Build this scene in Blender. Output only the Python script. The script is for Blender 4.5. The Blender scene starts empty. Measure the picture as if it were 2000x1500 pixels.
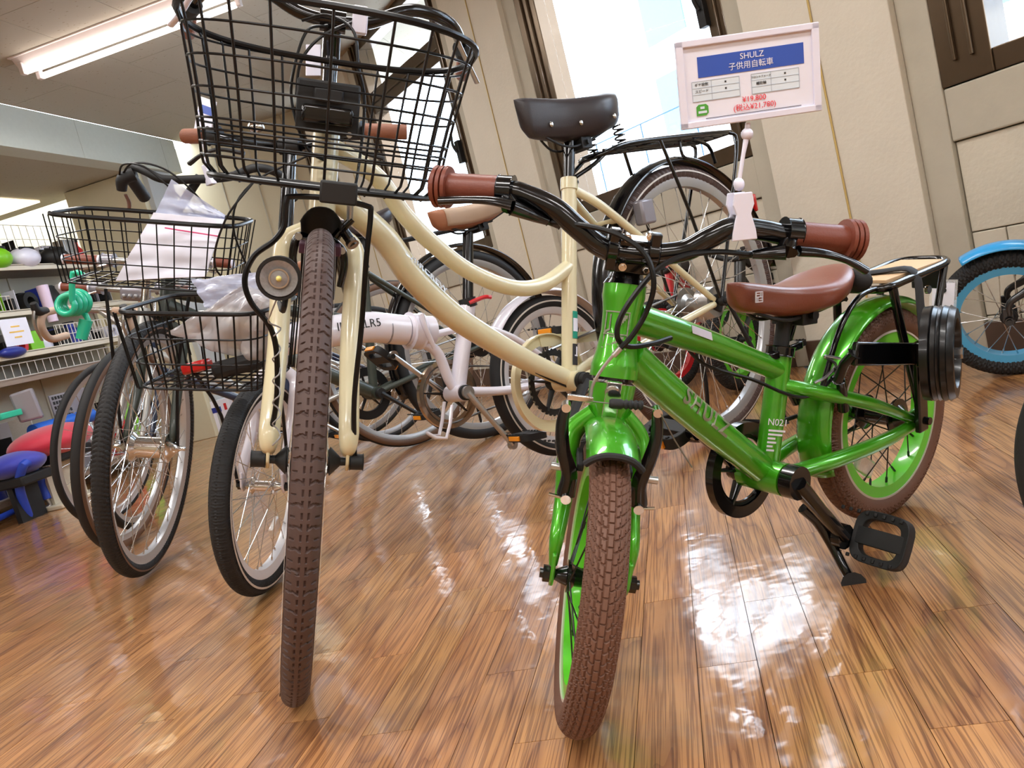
import bpy, math, random
import numpy as np
from mathutils import Matrix, Vector
random.seed(7)
SC = bpy.context.scene
COL = SC.collection
PI = math.pi
def lin(h):
    h = h.lstrip('#'); v = [int(h[i:i+2], 16)/255 for i in (0, 2, 4)]
    return [x/12.92 if x <= .04045 else ((x+.055)/1.055)**2.4 for x in v] + [1.0]

# ------------------------------------------------------------------ camera, world, lamps
FPX, PITCH, ROLL, CAMH = 1540.0, .12, .25, .54
_r = np.array([1., 0, 0]); _d = np.array([0, -math.sin(PITCH), -math.cos(PITCH)]); _f = np.array([0, math.cos(PITCH), -math.sin(PITCH)])
_c, _s = math.cos(ROLL), math.sin(ROLL)
CR = np.array([_c*_r+_s*_d, -_s*_r+_c*_d, _f]); CO = np.array([0, 0, CAMH])
cd = bpy.data.cameras.new('camera'); cd.sensor_width = 36; cd.lens = FPX/2000*36; cd.clip_start = .02; cd.clip_end = 200
cam = bpy.data.objects.new('camera', cd); COL.objects.link(cam); SC.camera = cam
M = Matrix.Identity(4)
for i in range(3):
    M[i][0] = CR[0][i]; M[i][1] = -CR[1][i]; M[i][2] = -CR[2][i]; M[i][3] = CO[i]
cam.matrix_world = M
SC.view_settings.view_transform = 'Standard'; SC.view_settings.look = 'None'; SC.view_settings.gamma = 1
SC.view_settings.use_curve_mapping = False; SC.view_settings.exposure = 0.0
SC.cycles.max_bounces = 7; SC.cycles.transparent_max_bounces = 12; SC.cycles.caustics_reflective = False; SC.cycles.caustics_refractive = False
SC.cycles.sample_clamp_indirect = 6
W = bpy.data.worlds.new('world'); SC.world = W; W.use_nodes = True
wn = W.node_tree; bg = wn.nodes['Background']
tcw = wn.nodes.new('ShaderNodeTexCoord'); nzw = wn.nodes.new('ShaderNodeTexNoise'); nzw.inputs['Scale'].default_value = 2.2; nzw.inputs['Detail'].default_value = 4
crw = wn.nodes.new('ShaderNodeValToRGB'); crw.color_ramp.elements[0].position = .35; crw.color_ramp.elements[0].color = lin('#c3dcf4'); crw.color_ramp.elements[1].position = .6; crw.color_ramp.elements[1].color = lin('#f3f8ff')
wn.links.new(tcw.outputs['Generated'], nzw.inputs['Vector']); wn.links.new(nzw.outputs[0], crw.inputs[0]); wn.links.new(crw.outputs[0], bg.inputs[0])
bg.inputs[1].default_value = 11
AZ = math.radians(13)          # the shop's long axis
A = np.array([math.sin(AZ), math.cos(AZ), 0]); B = np.array([math.cos(AZ), -math.sin(AZ), 0])
def ab(a, b, z=0): return A*a + B*b + np.array([0, 0, z])
CEIL = 2.25
LAMPS = [(3.68, -2.29), (1.85, -2.29), (1.85, -.5), (0, -2.29), (0, -.5), (0, 1.0), (-1.83, -2.29), (-1.83, -.5), (-1.83, 1.3), (1.0, -4.3), (-1.0, -4.3), (-1.83, 3.2)]
for a, b in LAMPS:             # each fluorescent fitting's own light
    ld = bpy.data.lights.new('tube_light', 'AREA'); ld.shape = 'RECTANGLE'; ld.size = 1.1; ld.size_y = .16; ld.energy = 19; ld.color = (1, .985, .965)
    lo = bpy.data.objects.new('tube_light', ld); COL.objects.link(lo); lo.location = ab(a, b, CEIL-.125); lo.rotation_euler = (0, 0, -AZ)

# ------------------------------------------------------------------ photo measuring helpers (pixel + known plane -> point)
def ray(u, v): return CO, np.array([(u-1000)/FPX, (v-750)/FPX, 1.]) @ CR
def onplane(u, v, p0, n):
    o, d = ray(u, v); p0 = np.asarray(p0, float); return o + ((p0-o)@n)/(d@n)*d
def floorpt(u, v, z=0): return onplane(u, v, [0, 0, z], np.array([0, 0, 1.]))
def bpl(u, v, b): return onplane(u, v, B*b, B)
def apl(u, v, a): return onplane(u, v, A*a, A)

# ------------------------------------------------------------------ materials
MATS = {}
def mat(name, col, rough=.5, metal=0., coat=0., coatr=.08, noise=0., nscale=30., bump=0., bscale=200., emit=0., alpha=1., trans=0., spec=.5, flake=0., sheen=0.):
    if name in MATS: return MATS[name]
    m = bpy.data.materials.new(name); m.use_nodes = True; nt = m.node_tree; p = nt.nodes['Principled BSDF']
    c = lin(col) if isinstance(col, str) else col
    p.inputs['Base Color'].default_value = c; p.inputs['Roughness'].default_value = rough; p.inputs['Metallic'].default_value = metal
    p.inputs['Coat Weight'].default_value = coat; p.inputs['Coat Roughness'].default_value = coatr; p.inputs['Specular IOR Level'].default_value = spec
    if emit: p.inputs['Emission Color'].default_value = c; p.inputs['Emission Strength'].default_value = emit
    if alpha < 1: p.inputs['Alpha'].default_value = alpha
    if trans: p.inputs['Transmission Weight'].default_value = trans
    if sheen: p.inputs['Sheen Weight'].default_value = sheen
    tc = nt.nodes.new('ShaderNodeTexCoord')
    nz = nt.nodes.new('ShaderNodeTexNoise'); nz.inputs['Scale'].default_value = nscale; nz.inputs['Detail'].default_value = 3
    nt.links.new(tc.outputs['Object'], nz.inputs['Vector'])
    if noise > 0:
        mx = nt.nodes.new('ShaderNodeMix'); mx.data_type = 'RGBA'; mx.blend_type = 'MULTIPLY'; mx.inputs[0].default_value = 1
        mr = nt.nodes.new('ShaderNodeMapRange'); mr.inputs[3].default_value = 1-noise; mr.inputs[4].default_value = 1+noise
        nt.links.new(nz.outputs[0], mr.inputs[0]); mx.inputs[6].default_value = c; nt.links.new(mr.outputs[0], mx.inputs[7]); nt.links.new(mx.outputs[2], p.inputs['Base Color'])
    if bump > 0:
        n2 = nt.nodes.new('ShaderNodeTexNoise'); n2.inputs['Scale'].default_value = bscale; nt.links.new(tc.outputs['Object'], n2.inputs['Vector'])
        bp = nt.nodes.new('ShaderNodeBump'); bp.inputs['Strength'].default_value = bump; bp.inputs['Distance'].default_value = .002
        nt.links.new(n2.outputs[0], bp.inputs['Height']); nt.links.new(bp.outputs[0], p.inputs['Normal'])
    if flake > 0:
        v = nt.nodes.new('ShaderNodeTexVoronoi'); v.inputs['Scale'].default_value = 900; nt.links.new(tc.outputs['Object'], v.inputs['Vector'])
        mr2 = nt.nodes.new('ShaderNodeMapRange'); mr2.inputs[3].default_value = rough-flake; mr2.inputs[4].default_value = rough+flake
        nt.links.new(v.outputs['Color'], mr2.inputs[0]); nt.links.new(mr2.outputs[0], p.inputs['Roughness'])
    MATS[name] = m; return m
M_green = mat('green_paint', '#46a816', .30, .4, 1.0, .04, noise=.06, nscale=8)
M_limerim = mat('lime_rim', '#5fd02a', .3, .0, .6, noise=.04)
M_cream = mat('cream_paint', '#dad1ac', .3, 0, .6, .08, noise=.03, nscale=6)
M_white = mat('white_paint', '#dedbe6', .28, 0, .7, .06, noise=.02, nscale=6)
M_olive = mat('olive_paint', '#353c34', .45, 0, .2, noise=.05)
M_silverp = mat('silver_paint', '#b8b8b4', .3, .5, .4, noise=.04)
M_black = mat('black_gloss', '#070709', .18, 0, .35, .06, noise=.1, spec=.4)
M_wire = mat('black_wire', '#08080a', .34, 0, 0, noise=.1, spec=.3)
M_blackm = mat('black_matte', '#0f0f10', .6, noise=.15)
M_cable = mat('black_cable', '#070707', .4, noise=.1, spec=.35)
M_rubber = mat('black_rubber', '#1b1b1c', .7, noise=.15, bump=.15, bscale=400)
M_brtire = mat('brown_rubber', '#6b4a3a', .62, noise=.1, nscale=12, bump=.1, bscale=300)
M_brtire2 = mat('dark_brown_rubber', '#4f3c37', .6, noise=.1, nscale=12)
M_brside = mat('brown_sidewall', '#70533f', .6, noise=.08)
M_stripe = mat('pale_stripe', '#cfc8bf', .5, noise=.05)
M_grip = mat('brown_grip', '#763c2c', .42, noise=.08, nscale=60, bump=.15, bscale=300)
M_grip2 = mat('tan_brown_grip', '#8a5843', .6, noise=.1, nscale=80, bump=.3, bscale=500)
M_leather = mat('brown_leather', '#7c4434', .36, 0, .25, .2, noise=.08, nscale=30, bump=.12, bscale=500)
M_dleather = mat('black_leather', '#2b2528', .42, 0, .15, .25, noise=.1, nscale=40, bump=.12, bscale=500)
M_beige = mat('beige_vinyl', '#b39c88', .55, noise=.05)
M_tan = mat('tan_vinyl', '#9a6446', .5, noise=.06)
M_chrome = mat('chrome', '#d4d2cf', .14, 1., noise=.03)
M_alu = mat('aluminium', '#b9b7b4', .3, .95, noise=.05)
M_alud = mat('rim_silver', '#c4c6ca', .32, .75, noise=.04)
M_steel = mat('steel', '#8f8c88', .3, 1., noise=.05)
M_spoke = mat('steel_spoke', '#c9c9c9', .25, 1., noise=.02)
M_wood = mat('plywood_deck', '#d8b58c', .5, noise=.12, nscale=6)
M_orange = mat('orange_reflector', '#f09a1a', .25, 0, .5, noise=.1)
M_redr = mat('red_reflector', '#c01818', .25, 0, .5, noise=.1)
M_clearr = mat('clear_reflector', '#e6e0da', .15, .2, .5, noise=.2, nscale=200)
M_plastic = mat('white_plastic', '#dedeee', .35, 0, .2, noise=.02)
M_paper = mat('white_paper', '#e2e3f0', .6, noise=.03)
M_blue = mat('sign_blue', '#2f52b0', .5, noise=.03)
M_table = mat('sign_table', '#d3dfe9', .6, noise=.03)
M_tline = mat('sign_line', '#a9b6c4', .6, noise=.03)
M_ink = mat('black_ink', '#222226', .6, noise=.03)
M_red = mat('red_ink', '#e0323e', .5, noise=.03)
M_gsticker = mat('green_sticker', '#4da03c', .4, noise=.05)
M_teal = mat('teal_sticker', '#16957c', .4, noise=.03)
M_silvertext = mat('silver_lettering', '#d5dbe2', .3, .3, noise=.05)
M_graytext = mat('grey_lettering', '#8b8f7c', .45, .3, noise=.05)
M_skyblue = mat('blue_paint', '#2c9fe0', .3, 0, .6, noise=.04)
M_bluerim = mat('blue_rim', '#3f9fd0', .35, 0, .4, noise=.04)
M_redp = mat('red_paint', '#c4202a', .3, 0, .6, noise=.05)
M_lockg = mat('turquoise_plastic', '#22b892', .3, 0, .5, noise=.04)
M_tape = mat('beige_bar_tape', '#c3a892', .7, noise=.08, bump=.2)
M_shelf = mat('shelf_cream', '#cfc6b2', .4, 0, .1, noise=.04)
M_shelfd = mat('shelf_brown', '#8c7a6c', .5, noise=.05)
M_wirew = mat('white_wire', '#d6d2cc', .4, noise=.04)
M_brass = mat('chainwheel_brown_chrome', '#b9a58e', .16, 1., noise=.04)
M_rubgray = mat('grey_plastic', '#8d8a92', .3, .2, .3, noise=.05)
M_lens = mat('lamp_lens', '#8d8d8f', .2, .2, .8, noise=.3, nscale=300)
M_purple = mat('purple_rubber', '#4a2438', .6, noise=.05)

# ------------------------------------------------------------------ mesh builder
def nrm(v): v = np.asarray(v, float); return v/(np.linalg.norm(v)+1e-12)
class MB:
    def __init__(s): s.V = []; s.F = []; s.n = 0
    def add(s, V, F):
        V = np.asarray(V, float).reshape(-1, 3); s.V.append(V); s.F += [tuple(int(i)+s.n for i in f) for f in F]; s.n += len(V); return s
    def grid(s, P, cu=False, cv=False):
        P = np.asarray(P, float); nu, nv = P.shape[:2]; F = []
        for i in range(nu if cu else nu-1):
            i2 = (i+1) % nu
            for j in range(nv if cv else nv-1):
                j2 = (j+1) % nv; F.append((i*nv+j, i2*nv+j, i2*nv+j2, i*nv+j2))
        return s.add(P.reshape(-1, 3), F)
    def tube(s, pts, r, n=10, closed=False, sm=0, flat=1.0):
        P = np.asarray(pts, float)
        R = np.full(len(P), r, float) if np.isscalar(r) else np.asarray(r, float)
        if sm and len(P) > 2:
            m = len(P); o = []; ro = []
            rng = range(m) if closed else range(m-1)
            for i in rng:
                if closed: p0, p1, p2, p3 = P[(i-1) % m], P[i], P[(i+1) % m], P[(i+2) % m]; r1, r2 = R[i], R[(i+1) % m]
                else: p1, p2 = P[i], P[i+1]; p0 = P[i-1] if i > 0 else 2*p1-p2; p3 = P[i+2] if i+2 < m else 2*p2-p1; r1, r2 = R[i], R[i+1]
                for k in range(sm):
                    t = k/sm; o.append(.5*((2*p1)+(-p0+p2)*t+(2*p0-5*p1+4*p2-p3)*t*t+(-p0+3*p1-3*p2+p3)*t**3)); ro.append(r1+(r2-r1)*t)
            if not closed: o.append(P[-1]); ro.append(R[-1])
            P = np.array(o); R = np.array(ro)
        m = len(P); T = np.zeros_like(P)
        if closed: T = np.roll(P, -1, 0)-np.roll(P, 1, 0)
        else: T[1:-1] = P[2:]-P[:-2]; T[0] = P[1]-P[0]; T[-1] = P[-1]-P[-2]
        T /= np.linalg.norm(T, axis=1)[:, None]+1e-12
        up = np.array([0, 0, 1.]) if abs(T[0][2]) < .9 else np.array([1., 0, 0]); u = nrm(np.cross(T[0], up))
        ang = np.linspace(0, 2*PI, n, endpoint=False); G = np.zeros((m, n, 3))
        for i in range(m):
            u = nrm(u-T[i]*(u@T[i])); w = np.cross(T[i], u)
            G[i] = P[i]+R[i]*(np.cos(ang)[:, None]*u+flat*np.sin(ang)[:, None]*w)
        b = s.n; s.grid(G, closed, True)
        if not closed:
            s.F.append(tuple(b+k for k in range(n))[::-1]); s.F.append(tuple(b+(m-1)*n+k for k in range(n)))
        return s
    def cyl(s, p, q, r, r2=None, n=16): return s.tube([p, q], [r, r if r2 is None else r2], n)
    def box(s, c, size, ax=None):
        ax = np.eye(3) if ax is None else np.asarray(ax, float); h = np.asarray(size, float)/2
        V = [np.asarray(c, float)+(sx*h[0])*ax[0]+(sy*h[1])*ax[1]+(sz*h[2])*ax[2] for sx in (-1, 1) for sy in (-1, 1) for sz in (-1, 1)]
        return s.add(V, [(0, 1, 3, 2), (4, 6, 7, 5), (0, 4, 5, 1), (2, 3, 7, 6), (0, 2, 6, 4), (1, 5, 7, 3)])
    def lathe(s, c, ax, prof, n=48, closed=True, a0=0, a1=2*PI, ref=None):
        # prof: (radius, offset along axis)
        ax = nrm(ax); ref = np.array([1., 0, 0]) if ref is None else ref
        if abs(ref@ax) > .95: ref = np.array([0, 0, 1.])
        u = nrm(ref-ax*(ref@ax)); w = np.cross(ax, u); full = abs(a1-a0-2*PI) < 1e-6
        t = np.linspace(a0, a1, n, endpoint=not full); pr = np.asarray(prof, float)
        G = np.asarray(c, float)+(np.cos(t)[:, None, None]*u+np.sin(t)[:, None, None]*w)*pr[None, :, 0:1]+ax*pr[None, :, 1:2]
        return s.grid(G, full, closed)
    def prism(s, poly, c, ux, uy, th):
        ux = np.asarray(ux, float); uy = np.asarray(uy, float); n = nrm(np.cross(ux, uy)); P = [np.asarray(c, float)+x*ux+y*uy for x, y in poly]; k = len(P)
        V = [p-n*th/2 for p in P]+[p+n*th/2 for p in P]
        return s.add(V, [tuple(range(k))[::-1], tuple(range(k, 2*k))]+[(i, (i+1) % k, k+(i+1) % k, k+i) for i in range(k)])
    def ball(s, c, r, n=12, sc=(1, 1, 1)):
        th = np.linspace(0, PI, n); ph = np.linspace(0, 2*PI, 2*n, endpoint=False)
        G = np.stack([np.outer(np.sin(th), np.cos(ph))*sc[0], np.outer(np.sin(th), np.sin(ph))*sc[1], np.outer(np.cos(th), np.ones(2*n))*sc[2]], -1)*r+np.asarray(c, float)
        return s.grid(G, False, True)
    def mesh(s, name, m, smooth=True, ang=40):
        me = bpy.data.meshes.new(name); V = np.concatenate(s.V) if s.V else np.zeros((0, 3))
        me.from_pydata(V.tolist(), [], s.F); me.materials.append(m); me.update()
        if smooth and len(me.polygons):
            me.polygons.foreach_set('use_smooth', [True]*len(me.polygons)); me.set_sharp_from_angle(angle=math.radians(ang))
        return me
def part(name, mb, m, parent=None, X=None, smooth=True, bev=0, solid=0, label=None, kind=None, ang=40):
    o = bpy.data.objects.new(name, mb if isinstance(mb, bpy.types.Mesh) else mb.mesh(name, m, smooth, ang)); COL.objects.link(o)
    if parent: o.parent = parent
    if X is not None: o.matrix_local = X
    if solid: d = o.modifiers.new('solid', 'SOLIDIFY'); d.thickness = solid; d.offset = 0
    if bev: d = o.modifiers.new('bevel', 'BEVEL'); d.width = bev; d.segments = 2; d.limit_method = 'ANGLE'
    if label: o['label'] = label
    if kind: o['kind'] = kind
    return o
def tag(o, label=None, cat=None, group=None, kind=None):
    if label: o['label'] = label
    if cat: o['category'] = cat
    if group: o['group'] = group
    if kind: o['kind'] = kind
    return o
def empty(name, X): o = bpy.data.objects.new(name, None); o.empty_display_size = .05; COL.objects.link(o); o.matrix_world = X; return o
def M4(R3, t):
    m = Matrix.Identity(4)
    for i in range(3):
        for j in range(3): m[i][j] = R3[i][j]
        m[i][3] = t[i]
    return m
def frame(o, x, y, z): return M4(np.array([x, y, z]).T, o)
def text_mesh(body, size, extrude=0.0003, align='CENTER', space=1.):
    cu = bpy.data.curves.new('t', 'FONT'); cu.body = body; cu.size = size; cu.extrude = extrude; cu.align_x = align; cu.align_y = 'CENTER'; cu.resolution_u = 3; cu.space_character = space; cu.offset = .0007 if space > 1 else 0
    o = bpy.data.objects.new('t', cu); COL.objects.link(o); dg = bpy.context.evaluated_depsgraph_get(); dg.update()
    me = bpy.data.meshes.new_from_object(o.evaluated_get(dg)); bpy.data.objects.remove(o); return me
def text(name, body, size, X, m, parent, extrude=.0003, wrap=0, align='CENTER', space=1.):
    me = text_mesh(body, size, extrude, align, space); me.materials.clear(); me.materials.append(m)
    if wrap:
        for v in me.vertices:
            x, y, z = v.co; r = wrap+z; v.co = (x, r*math.sin(y/wrap), r*math.cos(y/wrap)-wrap)
    o = bpy.data.objects.new(name, me); COL.objects.link(o)
    if parent: o.parent = parent
    o.matrix_local = X; return o
def rot3(axis, a):
    x, y, z = nrm(axis); c, s = math.cos(a), math.sin(a); C = 1-c
    return np.array([[c+x*x*C, x*y*C-z*s, x*z*C+y*s], [y*x*C+z*s, c+y*y*C, y*z*C-x*s], [z*x*C-y*s, z*y*C+x*s, c+z*z*C]])

# ------------------------------------------------------------------ setting: floor of planks
def wood_mat(name, island):
    m = bpy.data.materials.new(name); m.use_nodes = True; nt = m.node_tree; N = nt.nodes; L = nt.links; p = N['Principled BSDF']
    geo = N.new('ShaderNodeNewGeometry'); oi = N.new('ShaderNodeObjectInfo'); rnd = geo.outputs['Random Per Island'] if island else oi.outputs['Random']
    def math_(op, a, b=None):
        n = N.new('ShaderNodeMath'); n.operation = op
        for i, x in enumerate((a, b)):
            if x is None: continue
            if hasattr(x, 'links'): L.new(x, n.inputs[i])
            else: n.inputs[i].default_value = x
        return n.outputs[0]
    rot = N.new('ShaderNodeVectorRotate'); rot.rotation_type = 'Z_AXIS'; rot.inputs['Angle'].default_value = AZ; L.new(geo.outputs['Position'], rot.inputs['Vector'])
    cx = N.new('ShaderNodeCombineXYZ'); L.new(math_('MULTIPLY', rnd, 37.), cx.inputs[0]); L.new(math_('MULTIPLY', rnd, 91.), cx.inputs[1]); L.new(math_('MULTIPLY', rnd, 13.), cx.inputs[2])
    add = N.new('ShaderNodeVectorMath'); add.operation = 'ADD'; L.new(rot.outputs[0], add.inputs[0]); L.new(cx.outputs[0], add.inputs[1])
    mp = N.new('ShaderNodeMapping'); mp.inputs['Scale'].default_value = (1, .016, 1); L.new(add.outputs[0], mp.inputs[0])
    mp2 = N.new('ShaderNodeMapping'); mp2.inputs['Scale'].default_value = (1, .09, 1); L.new(add.outputs[0], mp2.inputs[0])
    big = N.new('ShaderNodeTexNoise'); big.inputs['Scale'].default_value = 13; big.inputs['Detail'].default_value = 1.5; L.new(mp2.outputs[0], big.inputs['Vector'])
    fine = N.new('ShaderNodeTexNoise'); fine.inputs['Scale'].default_value = 420; fine.inputs['Detail'].default_value = 2; L.new(mp.outputs[0], fine.inputs['Vector'])
    rings = math_('FRACT', math_('MULTIPLY', big.outputs[0], 8.))
    cr = N.new('ShaderNodeValToRGB'); e = cr.color_ramp.elements; e[0].position = 0; e[0].color = lin('#8a5426'); e[1].position = .16; e[1].color = lin('#b1773b')
    x = e.new(.7); x.color = lin('#bd8345'); x = e.new(1.); x.color = lin('#a06831')
    L.new(rings, cr.inputs[0])
    cr2 = N.new('ShaderNodeValToRGB'); e = cr2.color_ramp.elements; e[0].position = .42; e[0].color = (.40, .31, .24, 1); e[1].position = .52; e[1].color = (1, 1, 1, 1); L.new(fine.outputs[0], cr2.inputs[0])
    mx = N.new('ShaderNodeMix'); mx.data_type = 'RGBA'; mx.blend_type = 'MULTIPLY'; mx.inputs[0].default_value = .78; L.new(cr.outputs[0], mx.inputs[6]); L.new(cr2.outputs[0], mx.inputs[7])
    hs = N.new('ShaderNodeHueSaturation'); hs.inputs['Saturation'].default_value = .93; L.new(mx.outputs[2], hs.inputs['Color']); L.new(math_('ADD', math_('MULTIPLY', rnd, .32), .92), hs.inputs['Value'])
    L.new(math_('ADD', math_('MULTIPLY', math_('FRACT', math_('MULTIPLY', rnd, 7.)), .008), .497), hs.inputs['Hue'])
    L.new(hs.outputs[0], p.inputs['Base Color'])
    # wax coat with slow waves and scuffs
    sc = N.new('ShaderNodeTexNoise'); sc.inputs['Scale'].default_value = 9; sc.inputs['Detail'].default_value = 6; L.new(geo.outputs['Position'], sc.inputs['Vector'])
    mr = N.new('ShaderNodeMapRange'); mr.inputs[1].default_value = .35; mr.inputs[2].default_value = .7; mr.inputs[3].default_value = .06; mr.inputs[4].default_value = .2; L.new(sc.outputs[0], mr.inputs[0])
    L.new(mr.outputs[0], p.inputs['Coat Roughness']); p.inputs['Coat Weight'].default_value = 1.0; p.inputs['Coat IOR'].default_value = 1.78; p.inputs['Roughness'].default_value = .42
    wv = N.new('ShaderNodeTexNoise'); wv.inputs['Scale'].default_value = 14; wv.inputs['Detail'].default_value = 2.5; L.new(geo.outputs['Position'], wv.inputs['Vector'])
    b1 = N.new('ShaderNodeBump'); b1.inputs['Strength'].default_value = .42; b1.inputs['Distance'].default_value = .004; L.new(wv.outputs[0], b1.inputs['Height'])
    b2 = N.new('ShaderNodeBump'); b2.inputs['Strength'].default_value = .25; b2.inputs['Distance'].default_value = .0006; L.new(fine.outputs[0], b2.inputs['Height']); L.new(b1.outputs[0], b2.inputs['Normal'])
    L.new(b2.outputs[0], p.inputs['Normal']); L.new(b1.outputs[0], p.inputs['Coat Normal'])
    return m
M_plank = wood_mat('wood_plank', False); M_plankf = wood_mat('wood_plank_far', True)
M_gap = mat('plank_joint', '#4a2d18', .6, noise=.1)
W0 = np.array([1.311, 2.299, 0]); WD = nrm([-.523, .852, 0]); WN = np.array([-WD[1], WD[0], 0])   # window wall: start, along, towards the room
def wl(s, z, off=0): return W0+WD*s+WN*off+np.array([0, 0, z])
LEFTB, BACKA, FRONTA, RIGHTB = -5.2, 5.9, -3.2, 3.2
def in_room(P, m=0): return (P-W0)@WN > m and LEFTB-m < P@B and P@A < BACKA-m
mb = MB().add([ab(FRONTA, LEFTB, -.012), ab(FRONTA, 6.4, -.012), ab(BACKA+.3, -1.4, -.012), ab(BACKA+.3, LEFTB, -.012)], [(0, 1, 2, 3)])
floor = tag(part('floor', mb, M_gap, smooth=False), kind='structure')
PW, PL = .0765, .46
def plank_box(): return MB().box((0, 0, -.004), (PW-.0009, PL-.0009, .008))
pm = plank_box().mesh('plank', M_plank, False)
cand = []
for i in range(-70, 86):
    off = [0, .23, .11, .35, .17, .40, .05, .29][i % 8]
    for j in range(-8, 15):
        c = ab(j*PL+off, i*PW+.035)
        if not in_room(c, -.12): continue
        q = CR@(c-CO); vis = q[2] > .15
        if vis:
            u, v = 1000+FPX*q[0]/q[2], 750+FPX*q[1]/q[2]; vis = -150 < u < 2150 and 300 < v < 1900
        cand.append((q[2] if vis else 50+np.linalg.norm(c), c))
cand.sort(key=lambda t: t[0])
for k, (d, c) in enumerate(cand[:298]):
    o = bpy.data.objects.new('plank', pm); COL.objects.link(o); o.parent = floor; o.location = c; o.rotation_euler = (0, 0, -AZ)
mb = MB()
for d, c in cand[298:]: mb.box(c+np.array([0, 0, -.004]), (PW-.0009, PL-.0009, .008), [B, A, [0, 0, 1]])
part('far_planks', mb, M_plankf, floor, smooth=False, kind='stuff')

# ------------------------------------------------------------------ window wall
M_wall = mat('wall_concrete', '#d1cabb', .85, noise=.05, nscale=9, bump=.7, bscale=70)
M_conc = mat('grey_concrete', '#b3ad9d', .85, noise=.12, nscale=10, bump=.4, bscale=60)
M_wallin = mat('wall_panel', '#cbc4b3', .85, noise=.07, nscale=9, bump=.7, bscale=70)
M_caulk = mat('yellow_caulk', '#c4a866', .7, noise=.1, nscale=40)
M_frame = mat('bronze_frame', '#5a4a38', .3, .7, .3, noise=.08)
M_base = mat('baseboard_brown', '#4e3c32', .45, 0, .2, noise=.1)
M_ceil = None
def ceiling_mat():
    m = bpy.data.materials.new('ceiling_tile'); m.use_nodes = True; nt = m.node_tree; N = nt.nodes; L = nt.links; p = N['Principled BSDF']; p.inputs['Roughness'].default_value = .9
    g = N.new('ShaderNodeNewGeometry'); mp = N.new('ShaderNodeMapping'); mp.inputs['Scale'].default_value = (1, 2.2, 1); L.new(g.outputs['Position'], mp.inputs[0])
    v = N.new('ShaderNodeTexVoronoi'); v.inputs['Scale'].default_value = 24; L.new(mp.outputs[0], v.inputs['Vector'])
    n = N.new('ShaderNodeTexNoise'); n.inputs['Scale'].default_value = 30; L.new(mp.outputs[0], n.inputs['Vector'])
    ad = N.new('ShaderNodeMath'); ad.operation = 'MULTIPLY_ADD'; L.new(n.outputs[0], ad.inputs[0]); ad.inputs[1].default_value = .25; L.new(v.outputs['Distance'], ad.inputs[2])
    cr = N.new('ShaderNodeValToRGB'); e = cr.color_ramp.elements; e[0].position = .2; e[0].color = lin('#8f8069'); e[1].position = .27; e[1].color = lin('#b0a999'); L.new(ad.outputs[0], cr.inputs[0]); L.new(cr.outputs[0], p.inputs['Base Color'])
    return m
M_ceil = ceiling_mat()
M_beam = mat('beam_white', '#c9cec5', .85, noise=.05, nscale=40)
BAY = 1.787
wall = MB()
S0, S1 = -3.2, 4.75
def wslab(mb, s0, s1, z0, z1, o0, o1): mb.box(wl((s0+s1)/2, (z0+z1)/2, (o0+o1)/2), (s1-s0, abs(o1-o0), z1-z0), [WD, WN, [0, 0, 1]])
for k in range(-5, 3):                                          # wide pilasters proud of the window bays
    wslab(wall, .02+BAY*k, .517+BAY*k, 0, CEIL, -.12, 0)
wall_right = tag(part('wall_right', wall, M_wall, smooth=False, bev=.004), kind='structure')
strips = MB(); sill = MB(); panel_n = 0
for k in range(-5, 3):
    b0 = .517+BAY*k; b1 = .02+BAY*(k+1)
    if b1 > 4.9: b1 = 4.9
    s = MB(); wslab(s, b0, b0+.085, 0, CEIL, -.12, -.028); part('pilaster_edge', s, M_conc, wall_right, smooth=False, bev=.004)
    s = MB(); wslab(s, b1-.09, b1, 0, CEIL, -.12, -.028); part('pilaster_edge', s, M_conc, wall_right, smooth=False, bev=.004)
    s = MB(); wslab(s, b0+.085, b1-.09, .625, .772, -.12, -.034); part('ledge', s, M_conc, wall_right, smooth=False, bev=.005)
    s = MB(); wslab(s, b0+.05, b1-.05, 0, .79, -.16, -.07); part('leak_stop_slab', s, M_conc, wall_right, smooth=False)  # backing slab added behind the blocks to keep daylight from leaking under the ledge
    rows = [(0.0, .115), (.118, .361), (.364, .622)]
    for r, (z0, z1) in enumerate(rows):
        x = b0+.086; cut = [x, x+(.55 if r % 2 else .28), x+(.83 if r == 2 else 1.02), b1-.091]
        for a_, b_ in zip(cut[:-1], cut[1:]):
            s = MB(); wslab(s, a_+.0015, b_-.0015, z0, z1, -.12, -.045+random.uniform(-.002, .002)); part('wall_block', s, M_wallin, wall_right, smooth=False, bev=.003)
    cs = MB(); cs.tube([wl(b0-.26, .1, .0015), wl(b0-.255, .9, .0015), wl(b0-.262, CEIL, .0015)], .006, 6, flat=.4); part('caulk_line', cs, M_caulk, wall_right)
    s = MB(); wslab(s, b0-.497+.0, b0, .0, .1, 0, .012); wslab(s, b0, b1, 0, .1, -.045, -.03); bb_ = part('baseboard_right', s, M_base, smooth=False, bev=.002); tag(bb_, kind='structure')
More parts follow.
